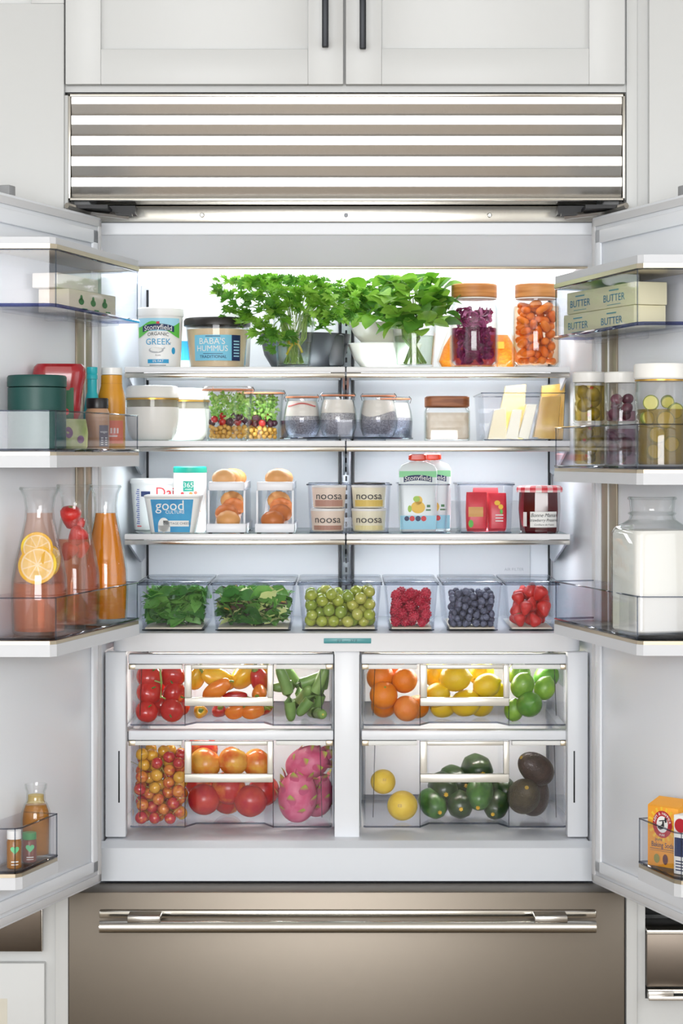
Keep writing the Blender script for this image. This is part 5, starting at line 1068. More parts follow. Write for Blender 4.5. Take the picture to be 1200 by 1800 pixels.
# lemons
def lemf(th, t):
    a = PI*t; r = math.sin(a)**.9; z = -math.cos(a)*1.15
    if t > .9: z += .16*((t-.9)/.1); r = r*(.85 if t < .97 else .6)
    if t < .06: z -= .06
    return (r*math.cos(th), r*math.sin(th), z)
LEM = mat('lemon', '#f4cf22', .3, col2='#eec31a', nscale=1.2, bump=.35, bscale=18); LIM = mat('lime', '#6fa232', .25, col2='#8fbc40', nscale=.9, bump=.3, bscale=18, coat=.3); LIMD = mat('lime_dark', '#4d8a2c', .25, col2='#6aa038', nscale=.9, bump=.3, bscale=18, coat=.3)
lmm = mesh(G().add(*blob(lemf, 20, 16)), LEM, 60, True, 'lemon'); limm = [mesh(G().add(*blob(lemf, 20, 16)), m, 60, True, 'lime') for m in (LIM, LIMD)]
ltip = mesh(G().lathe([(.09, -1.22), (.1, -1.18), (.06, -1.15)], 3), mat('lemon_nub', '#a8913a', .6), 50, True, 'nub')
for px, py, Y, r, rot, lab in [(800, 1192, .235, .0275, (.1, 1.45, 0), 'large lemon lying sideways behind the upper right handle'), (768, 1222, .24, .0245, (.6, .9, 0), 'lemon below and left of the large one'), (855, 1205, .24, .0245, (.3, 1.2, .3), 'bright lemon at the right behind the upper right handle'), (818, 1236, .232, .027, (.2, 1.3, -.2), 'lemon at the drawer floor under the handle'), (765, 1185, .29, .026, (1, 0, 0), 'lemon at the upper left back of the lemon pile'), (845, 1182, .3, .026, (0, 1.2, 1), 'lemon at the upper right back of the lemon pile'), (868, 1218, .27, .024, (1, .3, 0), 'lemon tucked beside the limes'), (778, 1246, .26, .024, (0, 1.5, .5), 'lemon low at the left of the centre panel'), (845, 1246, .28, .025, (0, 1.5, 1), 'lemon low at the right of the centre panel')]:
    o = tag(ob('lemon', lmm, None, at(px, py, Y, r, FU), rot, r), lab, 'lemon', 'lemons in the crisper drawer'); ob('nub', ltip, o)
for px, py, Y, r, k, rot, lab in [(918, 1205, .215, .0235, 0, (.3, .4, 0), 'light green lime above the front one'), (930, 1238, .2, .026, 1, (1.2, .7, 0), 'dark green lime in front at the right of the upper right drawer'), (957, 1210, .235, .0215, 0, (.2, .4, .5), 'lime beside the drawer wall'), (912, 1186, .27, .024, 0, (1, 0, 0), 'lime at the upper back of the lime pile'), (960, 1190, .3, .024, 1, (.5, 1, 0), 'dark lime at the back right of the lime pile'), (903, 1248, .225, .02, 0, (.2, .1, 0), 'yellowish lime low beside the front one')]:
    o = tag(ob('lime', limm[k], None, at(px, py, Y, r, FU), rot, r), lab, 'lime', 'limes in the crisper drawer'); ob('nub', ltip, o)
# yellow melons, squash, avocados
YEL = mat('yellow_citrus', '#efcf4a', .35, col2='#e6c038', nscale=1.2, bump=.3, bscale=20)
yem = mesh(G().ball(1, n=5, rings=14, sc3=(1, 1, .97)), YEL, 60, True, 'grapefruit'); stk = mesh(G().add([(math.sin(u)*1.005*math.cos(v), -1.005*math.cos(u)*math.cos(v), 1.005*math.sin(v)) for u, v in [(-.13, -.1), (.13, -.1), (.13, .1), (-.13, .1)]], [(0, 1, 2, 3)]), mat('sticker', '#c9a648', .5), 0, False, 'sticker')
Ya = .213
for px, py, Y, r, rot, lab in [(707, 1416, Ya, .031, (-.15, 0, -.2), 'yellow grapefruit on the floor of the lower right drawer'), (673, 1374, .205, .0255, (-.3, 0, .1), 'smaller yellow grapefruit resting above the other')]:
    o = tag(ob('grapefruit', yem, None, at(px, py, Y, r*.97, FL), rot, r), lab, 'grapefruit', 'grapefruits in the crisper drawer'); ob('sticker', stk, o)
SQ = mat('squash_dark', '#2f4a24', .3, col2='#1f3519', nscale=1.6, coat=.2); SQ2 = mat('squash_light', '#4c7f34', .3, col2='#335f2a', nscale=1.6, coat=.2)
def sqf(th, t):
    a = PI*t; r = math.sin(a)**.7*(1+.03*math.cos(8*th)); return (r*math.cos(th), r*math.sin(th), -math.cos(a)*1.5)
sqm = [mesh(G().add(*blob(sqf, 24, 14)), m, 60, True, 'squash') for m in (SQ, SQ2)]
v, f = star(.14, .72, 6, -.55); blo = mesh(G().add([(x, y, z - 1.52) for x, y, z in v], f).tube([(0, 0, -1.45), (0, 0, -1.62)], .14, 6), mat('blossom', '#e8b92c', .5), 0, False, 'blossom')
stq = mesh(G().tube([(0, 0, 1.42), (0, .02, 1.75)], [.24, .16], 6), mat('squash_stem', '#8fae5a', .5), 50, True, 'stem')
for px, py, Y, r, k, rot, lab in [(760, 1412, .26, .0265, 1, (-1.25, 0, .35), 'green squash with yellow blossom at the left of the squash pile'), (778, 1384, .29, .03, 0, (-1.4, 0, .1), 'dark squash behind the left handle corner'), (808, 1416, .255, .0275, 0, (-1.5, 0, 0), 'dark squash with a yellow dot facing forward'), (843, 1392, .25, .027, 1, (-.85, .1, -.1), 'bright green squash with yellow petals in the middle'), (873, 1414, .26, .0255, 0, (-1.2, 0, -.3), 'dark squash with yellow blossom at the right of the pile'), (838, 1352, .32, .031, 0, (-1.5, 0, .2), 'dark squash on top at the back of the pile'), (882, 1385, .3, .025, 0, (-1.3, 0, .5), 'dark squash tucked by the avocados'), (800, 1370, .33, .028, 0, (-1.4, 0, .5), 'dark squash hidden at the back')]:
    o = tag(ob('round_squash', sqm[k], None, at(px, py, Y, r, FL), rot, r), lab, 'squash', 'round squashes in the crisper drawer'); ob('blossom', blo, o); ob('stem', stq, o)
AVO = mat('avocado', '#4a3a34', .4, col2='#352824', nscale=2.2, bump=1, bscale=11, coat=.2); AVO2 = mat('avocado_green', '#4f4630', .45, col2='#38301f', nscale=2.2, bump=1, bscale=11)
def avf(th, t):
    a = PI*t; r = math.sin(a)**.9*(1 - .22*t); return (r*math.cos(th), r*math.sin(th), -math.cos(a)*1.25 + .1)
avm = [mesh(G().add(*blob(avf, 24, 16)), m, 60, True, 'avocado') for m in (AVO, AVO2)]; avs = mesh(G().lathe([(.12, 1.32), (.1, 1.37), (.001, 1.37)], 3), mat('avocado_stem', '#b9973a', .6), 50, True, 'stem_button')
for px, py, Y, r, k, rot, lab in [(920, 1400, .215, .0375, 1, (1.05, .1, 0), 'greenish brown avocado with its stem end facing out'), (943, 1352, .225, .034, 0, (.4, -.9, 0), 'dark bumpy avocado resting on top'), (938, 1402, .285, .035, 0, (.2, .1, 0), 'dark avocado behind the front one')]:
    o = tag(ob('avocado', avm[k], None, at(px, py, Y, r*1.08, FL), rot, r), lab, 'avocado', 'avocados in the crisper drawer'); ob('stem_button', avs, o)
# ================= contents of the door bins =================
# -- left door, top bin: cartons
ZB1L = 1.687 + .0035
CRT = mat('carton_cream', '#efe2cf', .5); CG = mat('print_leafgreen', '#3f7d4c', .5)
def boxthing(name, label, cat, s, tt, y, z, L, dep, h, m, rz=None, group=None):
    """a carton in a door bin, its long face turned out of the door"""
    t = thing(name, label, cat, dpos(s, tt, y, z), dface(s) if rz is None else rz, group)
    mk('carton', G().rbox(-L/2, L/2, -dep/2, dep/2, 0, h, .0015), m, t); return t
t = boxthing('butter_carton', 'cream carton with three green leaf marks in the left dairy bin', 'carton', -1, .2, .045, ZB1L, .20, .06, .042, CRT)
decal('emblem', [Dsc(u, .022, .011, .006) for u in (-.05, 0, .05)] + [Dsc(u, .029, .005, .005) for u in (-.05, 0, .05)], on_flat(.03), CG, t)
decal('band', [Rct(-.075 + .05*k - .021, -.075 + .05*k + .0, .008, .0105, 1) for k in (1, 2, 3)], on_flat(.03), CG, t)
boxthing('butter_carton', 'plain pale carton lying on the leaf-marked carton', 'carton', -1, .24, .04, ZB1L + .0425, .17, .05, .026, mat('carton_pale', '#f3ebe0', .5))
# -- left door, middle bin
ZM = 1.443 + .0035; sL = -1
GC = mat('canister_green', '#124a45', .45, col2='#0f3f3b', nscale=6)
X, Yc, _ = dpos(sL, .40, .062); r = ws(52, Yc); h = wz(660, Yc) - ZM
t = thing('canister', 'dark green cylindrical canister with lid in the left door bin', 'canister', (X, Yc, ZM))
mk('body', G().lathe([(r-.003, 0), (r-.001, .002), (r-.001, h*.83), (r-.003, h*.835)], 10), GC, t); mk('lid', G().lathe([(r-.002, h*.84), (r, h*.845), (r, h-.004), (r-.002, h-.0005), (r-.004, h), (.001, h-.001)], 10), GC, t)
X, Yc, _ = dpos(sL, .287, .05); h = wz(640, Yc) - ZM; KR = mat('ketchup_red', '#9e1620', .2, coat=.5)
t = thing('ketchup_bottle', 'red squeeze bottle standing cap down behind the green canister', 'bottle', (X, Yc, ZM), .1); w_ = ws(46, Yc)
mk('cap', G().lathe([(.016, 0), (.017, .002), (.015, .022), (.012, .026)], 7), mat('cap_white', '#eeeeee', .4), t)
mk('bottle', G().loft([(.026, .013, .012, .012), (.04, w_*.55, .018, .018), (h*.42, w_*.8, .024, .022), (h*.6, w_*.84, .024, .022), (h*.72, w_*.9, .026, .024), (h*.84, w_*1.0, .028, .026), (h*.9, w_*1.02, .028, .026), (h*.965, w_*.97, .026, .024), (h, w_*.86, .02, .018)], 6), KR, t)
decal('label_front', [Rct(-.018, .026, h*.36, h*.72, 4, 3)], on_flat(lambda v: .0245 if v < h*.66 else .0245 + (v-h*.66)*.06), mat('print_forest', '#14603a', .5), t); decal('tomato_picture', [Dsc(.012, h*.44, .006)], on_flat(.0262), REDP, t)
X, Yc, _ = dpos(sL, .118, .035); CYB = mat('cyan_bottle', '#22b3bd', .35, bump=.3, bscale=80)
t = thing('sparkling_bottle', 'slim cyan bottle behind the black-capped jar', 'bottle', (X, Yc, ZM)); h = wz(645, Yc) - ZM; r = ws(9.5, Yc)
mk('bottle', G().lathe([(r*1.5, 0), (r*1.6, .004), (r*1.6, h*.45), (r*1.1, h*.66), (r*.9, h*.7), (r*.9, h*.85)], 7), CYB, t); mk('cap', G().lathe([(r, h*.852), (r, h*.9), (r*.9, h*.91), (r, h*.93), (r, h*.995), (r*.8, h)], 7), CYB, t)
X, Yc, _ = dpos(sL, .175, .072); t = thing('spread_jar', 'pinkish brown jar with black cap and grey label', 'jar', (X, Yc, ZM)); h = wz(700, Yc) - ZM; r = ws(21, Yc)
mk('jar', G().lathe([(r-.002, 0), (r, .003), (r, h-.026), (r*.86, h-.019)], 8), mat('nut_spread', '#c09878', .4), t); mk('cap', G().lathe([(r*.92, h-.0185), (r*.93, h-.017), (r*.93, h-.002), (r*.88, h), (.001, h)], 8), mat('cap_black', '#1e1d1f', .35), t)
mp = on_round(lambda z: r); decal('label_side', [Rct(.006, .026, .006, .045, 4)], mp, mat('print_grey', '#76727a', .5), t); decal('lettering', [T('vegan', .0065, .015, .033)] + [Rct(.009, .022, .009 + .004*k, .0105 + .004*k, 1) for k in range(4)], on_round(lambda z: r, .0014), PAPER, t)
X, Yc, _ = dpos(sL, .075, .055); MU = mat('mustard', '#dc9c26', .35, col2='#d08d1c', nscale=20); t = thing('mustard_bottle', 'mustard yellow bottle with white cap and coral label', 'bottle', (X, Yc, ZM)); h = wz(646, Yc) - ZM; r = ws(24, Yc)
mk('bottle', G().lathe([(r-.002, 0), (r, .003), (r, h*.6), (r*.97, h*.66), (r*.78, h*.78), (r*.77, h*.905)], 8), MU, t); mk('cap', G().lathe([(r*.76, h*.91), (r*.77, h*.92), (r*.75, h-.001), (.001, h)], 8), TUBW, t); mk('seal_line', G().lathe([(r*.775, h*.8), (r*.79, h*.8), (r*.79, h*.808), (r*.775, h*.808)], 8), mat('seal_gold', '#c98a1e', .4), t)
mp = on_round(lambda z: r, .0006, -.1); decal('label_front', [Rct(-.03, .03, .012, .055, 10)], mp, mat('print_coral', '#ea7a58', .5), t); decal('lettering', [Rct(-.02 + .0058*k, -.0165 + .0058*k, .031, .041, 1) for k in range(7)] + [Rct(-.016, .016, .0245, .0275, 4)], on_round(lambda z: r, .0014, -.1), mat('print_blush', '#f9d9cc', .5), t)
X, Yc, _ = dpos(sL, .33, .095); t = thing('vegetable_pouch', 'small pouch printed with green and purple vegetables in front of the red bottle', 'pouch', (X, Yc, ZM), dface(sL)*.55)
sx = [(0, .028, .003, .002), (.006, .03, .008, .006), (.03, .031, .009, .007), (.048, .029, .004, .003), (.054, .028, .001, .001)]
mk('pouch', G().loft(sx, 4), mat('pouch_olive', '#b6b98a', .45, col2='#8a9a58', nscale=30), t); decal('vegetable_picture', [Dsc(-.012, .03, .008, .01), Dsc(.012, .018, .007)], on_flat(lambda v: interp([(q[2], q[0]) for q in sx])(v), .001), mat('print_aubergine', '#7d5a78', .5), t)
# -- left door, lower bin: carafes
ZC = 1.124 + .0035
def carafe(label, tt, y, ztop, r, fillz, fillm, base=1.0, open_top=True):
    X, Yc, _ = dpos(sL, tt, y); h = ztop - ZC
    t = thing('glass_carafe', label, 'carafe', (X, Yc, ZC), 0, 'glass carafes in the left door bin')
    prof = [(r*.9, 0), (r*.95, .004), (r*.97, h*.1), (r, h*.25), (r*.97, h*.38), (r*.84, h*.52), (r*.64, h*.68), (r*.52, h*.79), (r*.5, h*.86), (r*.56, h*.94), (r*.68, h*.985), (r*.69, h)]
    mk('glass', G().cup([(z, q, q, q) for q, z in prof], .0022, .006, 9), GLS, t)
    mk('lip', G().lathe([(r*.66, h-.003), (r*.705, h-.003), (r*.715, h), (r*.69, h+.002), (r*.66, h)], 9), GLS, t)
    rf = interp(prof); zz = [.0065, .012, h*.1, h*.25, h*.38, h*.52, h*.6, h*.68, h*.79, h*.86]; zt = h*fillz
    zz = [z for z in zz if z < zt] + [zt]
    if isinstance(fillm, tuple):
        zc = h*.35; lo_ = [z for z in zz if z < zc] + [zc]; hi_ = [zc + .0003] + [z for z in zz if z > zc]
        mk('drink', G().lathe([(rf(z)-.0032, z) for z in lo_], 9), fillm[0], t); mk('drink_top', G().lathe([(rf(z)-.0032, z) for z in hi_], 9), fillm[1], t)
    else: mk('drink', G().lathe([(rf(z)-.0032, z) for z in zz], 9), fillm, t)
    mk('stamp', G().tube([(q[0], q[1], q[2]) for q in [on_round(rf, .0006, .55)(.011*math.cos(a), h*.4 + .014*math.sin(a)) for a in [2*PI*i/20 for i in range(21)]]], .0007, 4), GLS, t)
    return X, Yc, h, rf
PINK = clear('pink_drink', '#f8d3c0', '#eebca4', .02, 1.2, body=.2, bodycol='#e89c78'); PINKL = clear('pale_pink_drink', '#fdf0e9', '#f3d2c2', .02, 1.2, body=.03, bodycol='#e8a488')
OJ = mat('orange_juice', '#e08a0e', .15, col2='#d97f08', nscale=8)
X, Yc, h, rf = carafe('glass carafe of pink drink with lemon slices, nearest in the left door bin', .39, .062, wz(858, dpos(sL, .39, .062)[1]), ws(50, -.39), .83, (PINK, PINKL))
LR = mat('lemon_rind', '#f0cb18', .4); LP = mat('lemon_pulp', '#f3e39a', .35, col2='#efd77a', nscale=60); LW = mat('lemon_pith', '#f8f2cf', .5)
def slice_(label, p, r, rot):
    t = thing('lemon_slice', label, 'lemon slice', p); t.rotation_euler = rot
    mk('rind', G().lathe([(r*.86, -.003), (r, -.0022), (r, .0022), (r*.86, .003)], 7), LR, t); mk('pith', G().lathe([(r*.85, -.0031), (r*.85, .0031)], 7), LW, t)
    for k in range(8):
        a = 2*PI*k/8; g = G(); n = 5; v = []
        for z in (-.0035, .0035): v += [(r*.08*math.cos(a), r*.08*math.sin(a), z)] + [(r*.76*math.cos(a + .68*(i/(n-1)-.5)), r*.76*math.sin(a + .68*(i/(n-1)-.5)), z) for i in range(n)]
        m = n+1; f = [tuple(range(m))[::-1], tuple(range(m, 2*m))] + [(i, (i+1) % m, m+(i+1) % m, m+i) for i in range(m)]
        mk('segment', G().add(v, f), LP, t, smooth=0)
slice_('upper lemon slice inside the nearest carafe', (X - .002, Yc - .0165, wz(962, Yc)), .0275, (PI/2 + .15, -.1, .1))
slice_('lower larger lemon slice inside the nearest carafe', (X + .0, Yc - .0235, wz(992, Yc)), .0335, (PI/2 - .22, .1, -.1))
slice_('lemon slice edge at the right inside the nearest carafe', (X + .02, Yc - .004, wz(985, Yc)), .026, (PI/2, 0, 1.1))
X, Yc, h, rf = carafe('glass carafe of pink drink with floating strawberries, between the other carafes', .235, .055, wz(853, dpos(sL, .235, .055)[1]), .046, .62, PINK)
for i, (dx, dy, py, r, rot) in enumerate([(-.006, -.010, 908, .0205, (.3, .1, 0)), (.006, -.008, 942, .019, (.5, .5, 1)), (-.008, -.012, 968, .0165, (.4, -.2, 2)), (.010, .008, 965, .016, (.2, .3, 2)), (.004, .006, 920, .014, (2, .3, 2))]):
    strawb((X + dx, Yc + dy, wz(py, Yc)), rot, r, ['large strawberry at the top of the middle carafe', 'orange-red strawberry second from the top in the middle carafe', 'lowest strawberry at the left in the middle carafe', 'strawberry at the back right in the middle carafe', 'small strawberry behind the top one in the middle carafe'][i], 'strawberries in the carafe')
carafe('glass carafe of orange juice, nearest the hinge of the left door', .102, .055, wz(854, dpos(sL, .102, .055)[1]), ws(39.5, -.1), .80, OJ)
# -- left door, bottom bin
ZS = .731 + .0035
X, Yc, _ = dpos(sL, .352, .036); h = wz(1378, Yc) - ZS; r = .0262; AMB = clear('amber_juice', '#ecc268', '#c89238', .02, 1.2, body=.25, bodycol='#c98a22')
t = thing('juice_bottle', 'short-necked glass bottle of amber juice in the bottom left bin', 'bottle', (X, Yc, ZS))
prof = [(r*.92, 0), (r, .004), (r, h*.52), (r*.96, h*.62), (r*.78, h*.72), (r*.64, h*.77), (r*.62, h*.9), (r*.72, h*.94), (r*.74, h)]
mk('glass', G().cup([(z, q, q, q) for q, z in prof], .002, .004, 8), GLS, t); rf = interp(prof)
mk('juice', G().lathe([(rf(z) - .003, z) for z in (.0045, .01, h*.5, h*.62, h*.715)], 8), AMB, t); mk('pulp_ring', G().lathe([(rf(z) - .0028, z) for z in (h*.74, h*.78, h*.85)], 8, (0, 0)), clear('froth', '#efe0b0', '#cdb46a', .1, body=.3, bodycol='#e0c878'), t)
for tt, lab, bm, cm in ((.405, 'small red-brown shot bottle with green heart label beside the amber juice', '#7d3f2c', mat('cap_green', '#4f9a5c', .4)), (.462, 'small amber shot bottle with white cap and green heart label', '#96601c', TUBW)):
    X, Yc, _ = dpos(sL, tt, .05); h = wz(1462 if tt < .45 else 1458, Yc) - ZS; r = .0125
    t = thing('shot_bottle', lab, 'bottle', (X, Yc, ZS), 0, 'small shot bottles in the bottom left bin')
    mk('bottle', G().lathe([(r-.002, 0), (r, .002), (r, h*.7), (r*.85, h*.76)], 7), mat('shot_' + bm[1:], bm, .25), t); mk('cap', G().lathe([(r*.95, h*.765), (r*.97, h*.78), (r*.95, h*.98), (.001, h)], 7), cm, t)
    hv = [(.0075*16*math.sin(a)**3/16, .0075*(13*math.cos(a) - 5*math.cos(2*a) - 2*math.cos(3*a) - math.cos(4*a))/16) for a in [2*PI*i/24 for i in range(24)]]
    decal('heart', [((hv, [tuple(range(24))]), (0, h*.5))], on_round(lambda z: r, .0006, .25), mat('print_heartgreen', '#6fce8e', .5), t); decal('fine_print', [Rct(-.006, .006, h*.18, h*.21, 2), Rct(-.006, .006, h*.11, h*.13, 2)], on_round(lambda z: r, .0006, .25), PAPER, t)
# -- right door, top bin: butter
sR = 1; ZB1R = 1.656 + .0035; BUT = mat('butter_box', '#efe9c4', .5); BI = mat('ink_blue', '#2f7fae', .5)
for k, (tt, z, lab) in enumerate([(.205, 0, 'lower pale yellow butter box in the right dairy bin'), (.215, .0405, 'upper pale yellow butter box in the right dairy bin')]):
    L = .30 - .01*k; t = boxthing('butter_box', lab, 'butter', sR, tt, .052, ZB1R + z, L, .062, .040, BUT, None, 'butter boxes in the right dairy bin')
    decal('lettering', [T('BUTTER', .0185, -.085, .017, 1.35), T('BUTTER', .0185, .06, .017, 1.35)], on_flat(.031), BI, t); decal('fine_print', [Rct(u - .02, u + .02, .03, .0325, 1) for u in (-.085, .06)] + [Rct(u - .028, u + .028, .005, .0062, 1) for u in (-.085, .06)], on_flat(.031), mat('ink_teal', '#6fa6b4', .5), t)
# -- right door, middle bin
ZMR = 1.413 + .0035; OLG = mat('olive_green', '#b8ad48', .25, col2='#a39a3a', nscale=1.4); OLB = clear('olive_brine', '#e6d896', '#b8a650', .02, 1.15, body=.04, bodycol='#b8a63e'); olm = mesh(G().ball(1, n=4, rings=10, sc3=(1, 1, 1.15)), OLG, 60, True, 'olive'); pim = mesh(G().ball(.34, (0, 0, 1.0), n=2, rings=6), mat('pimento', '#cf3a24', .4), 60, True, 'pimento')
def stack_jar(label, tt, y, r, h, z0, brine, level, n, rr, me, kname, klab, seed, top=True, lid=True, lidm=None):
    X, Yc, _ = dpos(sR, tt, y); t = thing('stacking_jar', label, 'jar', (X, Yc, z0)); H = h - (.0195 if lid else 0)
    mk('glass', G().cup([(0, r-.004, r-.004, r-.004), (.003, r, r, r), (H-.004, r, r, r), (H, r-.002, r-.002, r-.002)], .0018, .003, 8), GLS, t)
    if brine: mk('brine', G().lathe([(r-.006, .0036), (r-.0026, .006), (r-.0026, H*level)], 8), brine, t)
    if lid: mk('lid', G().lathe([(r+.0004, H+.0003), (r+.001, H+.002), (r+.001, h-.002), (r-.001, h), (.001, h)], 8), lidm or WHG, t)
    else: mk('joint_ring', G().lathe([(r-.003, H+.0001), (r+.0006, H+.0001), (r+.0006, H+.0025), (r-.003, H+.0025)], 8), GLS, t)
    ins = lambda g_, r_: (lambda a, q: (X + q*math.cos(a), Yc + q*math.sin(a)))(g_.uniform(0, 2*PI), (r - .003 - r_)*math.sqrt(g_.random()))
    rg = random.Random(seed)
    for (x, y_, z, q) in pack(n, lambda g_: rr*g_.uniform(.92, 1.05), ins, z0 + .0042, seed, z0 + H*.98):
        o = tag(ob(kname, me, None, (x, y_, z), (rg.uniform(.6, 2.4), 0, rg.uniform(-.9, .9)), q*.96), klab, kname, klab.split(' in the ')[0].split()[-1] + 's in the ' + klab.split(' in the ')[1])
        if me is olm and rg.random() < .6: ob('pimento', pim, o)
h1 = (wz(655, dpos(sR, .09, .045)[1]) - ZMR - .0025)/2; ro = ws(28.5, -.1)
stack_jar('lower jar of green olives standing on the right door bin floor', .088, .045, ro, h1 - .008, ZMR, OLB, .94, 9, .0128, olm, 'olive', 'green olive in the lower olive jar', 41, lid=False)
stack_jar('upper jar of green olives with white lid', .088, .045, ro, h1 + .0085, ZMR + h1 - .0052, OLB, .92, 8, .0128, olm, 'olive', 'green olive in the upper olive jar', 42)
PUR = mat('beet_purple', '#6b3144', .25, col2='#4d2032', nscale=1.4); bem = mesh(G().ball(1, n=4, rings=10, sc3=(1, 1, .8)), PUR, 60, True, 'beet'); PBR = clear('purple_water', '#e2c6d2', '#b08a9c', .02, 1.15, body=.05, bodycol='#7d3f58')
rp = ws(28.5, -.235); h2 = (wz(655, dpos(sR, .235, .048)[1]) - ZMR - .0025)/2
stack_jar('lower jar of purple pickled beets beside the olives', .235, .05, rp, h2 - .008, ZMR, PBR, .9, 7, .0125, bem, 'beet', 'purple pickled beet in the lower beet jar', 43, lid=False)
stack_jar('upper jar of purple pickled beets with white lid', .235, .05, rp, h2 + .0085, ZMR + h2 - .0052, PBR, .3, 6, .0125, bem, 'beet', 'purple pickled beet in the upper beet jar', 44)
X, Yc, _ = dpos(sR, .425, .066); r = ws(45, Yc); h = wz(640, Yc) - ZMR
t = thing('pickle_jar', 'large glass jar of pickle slices with wide white lid', 'jar', (X, Yc, ZMR)); H = h - .027
mk('glass', G().cup([(0, r-.005, r-.005, r-.005), (.004, r, r, r), (H-.004, r, r, r), (H, r-.002, r-.002, r-.002)], .002, .004, 9), GLS, t)
mk('brine', G().lathe([(r-.008, .0045), (r-.003, .008), (r-.003, H*.66)], 9), clear('pickle_brine', '#dccc8a', '#b09c50', .02, 1.15, body=.18, bodycol='#b09a55'), t)
mk('lid', G().lathe([(r, H+.0003), (r+.002, H+.003), (r+.002, h-.003), (r, h), (.001, h)], 10), WHG, t); mk('gold_line', G().lathe([(r-.003, H-.0025), (r+.0006, H-.0025), (r+.0006, H-.0003), (r-.003, H-.0003)], 10), GOLD, t)
PKR = mat('pickle_rind', '#6f7a2a', .4); PKF = mat('pickle_flesh', '#c9c468', .4, col2='#b5ae4c', nscale=90)
pk_r = mesh(G().lathe([(.86, -.28), (1, -.22), (1, .22), (.86, .28)], 6), PKR, 60, True, 'pickle'); pk_f = mesh(G().lathe([(.87, -.285), (.87, .285)], 6), PKF, 40, True, 'flesh')
for i, (dx, py, dy, q, rot, lab) in enumerate([(-.021, 708, -.029, .0135, (PI/2, 0, -.25), 'pickle slice above the brine at the left of the jar'), (.004, 738, -.026, .0155, (PI/2, 0, 0), 'round pickle slice facing out at the brine line'), (.008, 706, -.022, .0115, (PI/2 + .5, .3, .2), 'small tilted pickle slice at the top of the jar'), (-.026, 735, -.02, .013, (1.1, 1.2, 0), 'pickle slice edge at the left under the brine line'), (.022, 722, -.018, .014, (1.9, -.9, 0), 'pickle slice edge at the right under the brine line'), (-.01, 765, -.02, .015, (1.3, .5, 0), 'pickle slice sunk in the middle of the brine'), (.015, 780, -.02, .014, (1.8, -.4, 0), 'pickle slice sunk low in the brine'), (-.015, 795, -.015, .014, (1.2, .2, .3), 'pickle slice lying near the jar floor')]):
    o = tag(ob('pickle_slice', pk_r, None, (X + dx, Yc + dy, wz(py, Yc + dy)), rot, q), lab, 'pickle', 'pickle slices in the jar'); ob('flesh', pk_f, o)
# -- right door, lower bin: milk jug
ZCR = 1.124 + .0035; X, Yc, _ = dpos(sR, .392, .066); h = wz(875, Yc) - ZCR; a = .0575; MILK = mat('milk', '#f1f0ea', .35)
t = thing('milk_jug', 'square glass jug filled with milk in the right door bin', 'jug', (X, Yc, ZCR), dface(sR) + hp)
prof = [(0, a-.004, .014), (.004, a, .017), (h*.74, a, .017), (h*.78, a*.94, .022), (h*.815, a*.8, .035), (h*.84, a*.66, .03), (h*.87, a*.66, a*.66), (h*.885, a*.73, a*.73), (h*.9, a*.66, a*.66), (h*.985, a*.69, a*.69), (h, a*.71, a*.71)]
mk('glass', G().cup([(z, q, q, r_) for z, q, r_ in prof], .0028, .006, 6), GLS, t)
mk('milk_fill', G().loft([(.0065, a-.006, a-.006, .011), (.009, a-.0036, a-.0036, .013), (h*.735, a-.0036, a-.0036, .013), (h*.765, a*.9, a*.9, .018)], 6), MILK, t)
mk('lip', G().lathe([(a*.66, h-.003), (a*.735, h-.003), (a*.745, h), (a*.7, h+.002), (a*.66, h)], 9), GLS, t)
# -- right door, bottom bin: baking soda
ZSR = .722 + .0035; BSO = mat('soda_orange', '#f39a1e', .45, col2='#f6ab33', nscale=8); SRD = mat('soda_red', '#b51f2e', .45)
t = thing('baking_soda_box', 'orange baking soda box with opened slanted top and round red emblem', 'box', dpos(sR, .397, .037, ZSR), dface(sR)*.62); bw, bd, bh = .064, .034, .104
mk('box', G().rbox(-bw/2, bw/2, -bd/2, bd/2, 0, bh, .0008), BSO, t)
pr = [(-bd/2, bh), (bd/2, bh), (bd/2, bh + .012), (-bd/2 + .004, bh + .002)]; n = 4
mk('flap', G().add([(x, y, z) for x in (-bw/2, bw/2) for y, z in pr], [(0, 1, 2, 3), (7, 6, 5, 4)] + [(k, (k+1) % n, n+(k+1) % n, n+k) for k in range(n)]), mat('soda_gold', '#f2a52c', .45), t, smooth=0)
mp = on_flat(bd/2, .0006); e = [on_flat(bd/2, .0006 + .0005*k) for k in range(5)]
decal('sunburst', [(([(0, .074), (.03*math.cos(b), .074 + .03*math.sin(b)), (.03*math.cos(b+.16), .074 + .03*math.sin(b+.16))], [(0, 1, 2)]), (0, 0)) for b in [2*PI*k/16 for k in range(16)]], e[0], MATS['print_yellow'], t)
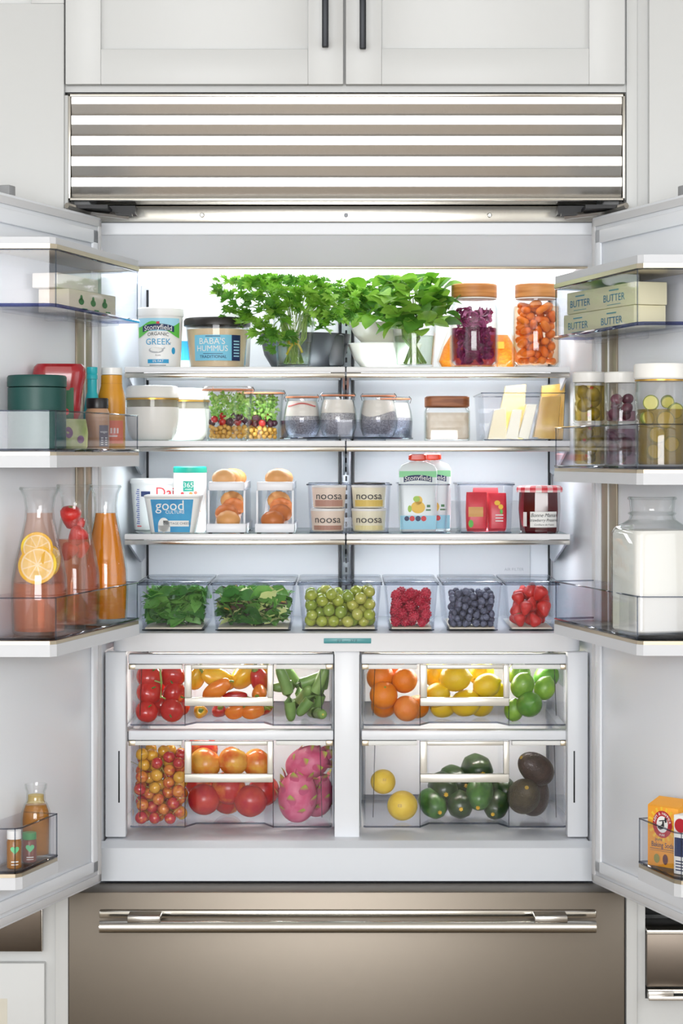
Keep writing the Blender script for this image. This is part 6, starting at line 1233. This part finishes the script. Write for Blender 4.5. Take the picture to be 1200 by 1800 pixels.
decal('emblem_ring', [Dsc(0, .074, .0205, .0235)], e[1], SRD, t); decal('emblem_centre', [Dsc(0, .074, .012, .0145)], e[2], PAPER, t)
ring = []
for i, ch in enumerate('ARM & HAMMER'):
    if ch == ' ': continue
    b = PI*.92 - i*(PI*.84)/11; vv, ff = text_geo(ch, .0072); b2 = b - hp
    ring.append((([(u*math.cos(b2) - q*math.sin(b2), u*math.sin(b2) + q*math.cos(b2)) for u, q in vv], ff), (.0162*math.cos(b), .074 + .0188*math.sin(b))))
decal('lettering', ring + [T('PURE', .005, 0, .0555)], e[3], PAPER, t)
decal('emblem_arm', [(([(-.0095, .0675), (-.004, .0645), (.002, .0665), (.0045, .0705), (.004, .0795), (.0008, .0805), (.0, .0745), (-.004, .0715), (-.008, .072)], [tuple(range(9))]), (0, 0)), (([(-.0065, .0785), (.008, .0812), (.008, .083), (-.0065, .0803)], [(0, 1, 2, 3)]), (0, 0)), (([(.006, .0775), (.0098, .0785), (.009, .0865), (.005, .0858)], [(0, 1, 2, 3)]), (0, 0))], e[3], INKK, t)
decal('lettering', [T('pure', .008, -.008, .0475), T('Baking Soda', .0125, 0, .038, .78)], e[1], INK, t)
decal('line', [Rct(-.026, .026, .0305, .0313, 1), Rct(-.026, .026, .0275, .028, 1)], e[1], INK, t); decal('badge', [Dsc(-.012, .014, .006, .008)], e[1], mat('print_olive', '#8f8a3a', .5), t); decal('badge', [Dsc(.006, .014, .0055, .009)], e[1], mat('print_maroon', '#5d2428', .5), t)
t = thing('freshener_box', 'white box with navy and red print beside the baking soda', 'box', dpos(sR, .472, .036, ZSR), dface(sR)*.62); 
mk('box', G().rbox(-.022, .022, -.014, .014, 0, .1, .0008), PAPER, t); decal('label_front', [Rct(-.02, .02, .03, .062, 1)], on_flat(.014), INK, t); decal('emblem', [Dsc(-.008, .083, .012)], on_flat(.014), SRD, t); decal('fine_print', [Rct(-.018, .016, .006 + .005*k, .008 + .005*k, 1) for k in range(4)], on_flat(.014), INK, t)
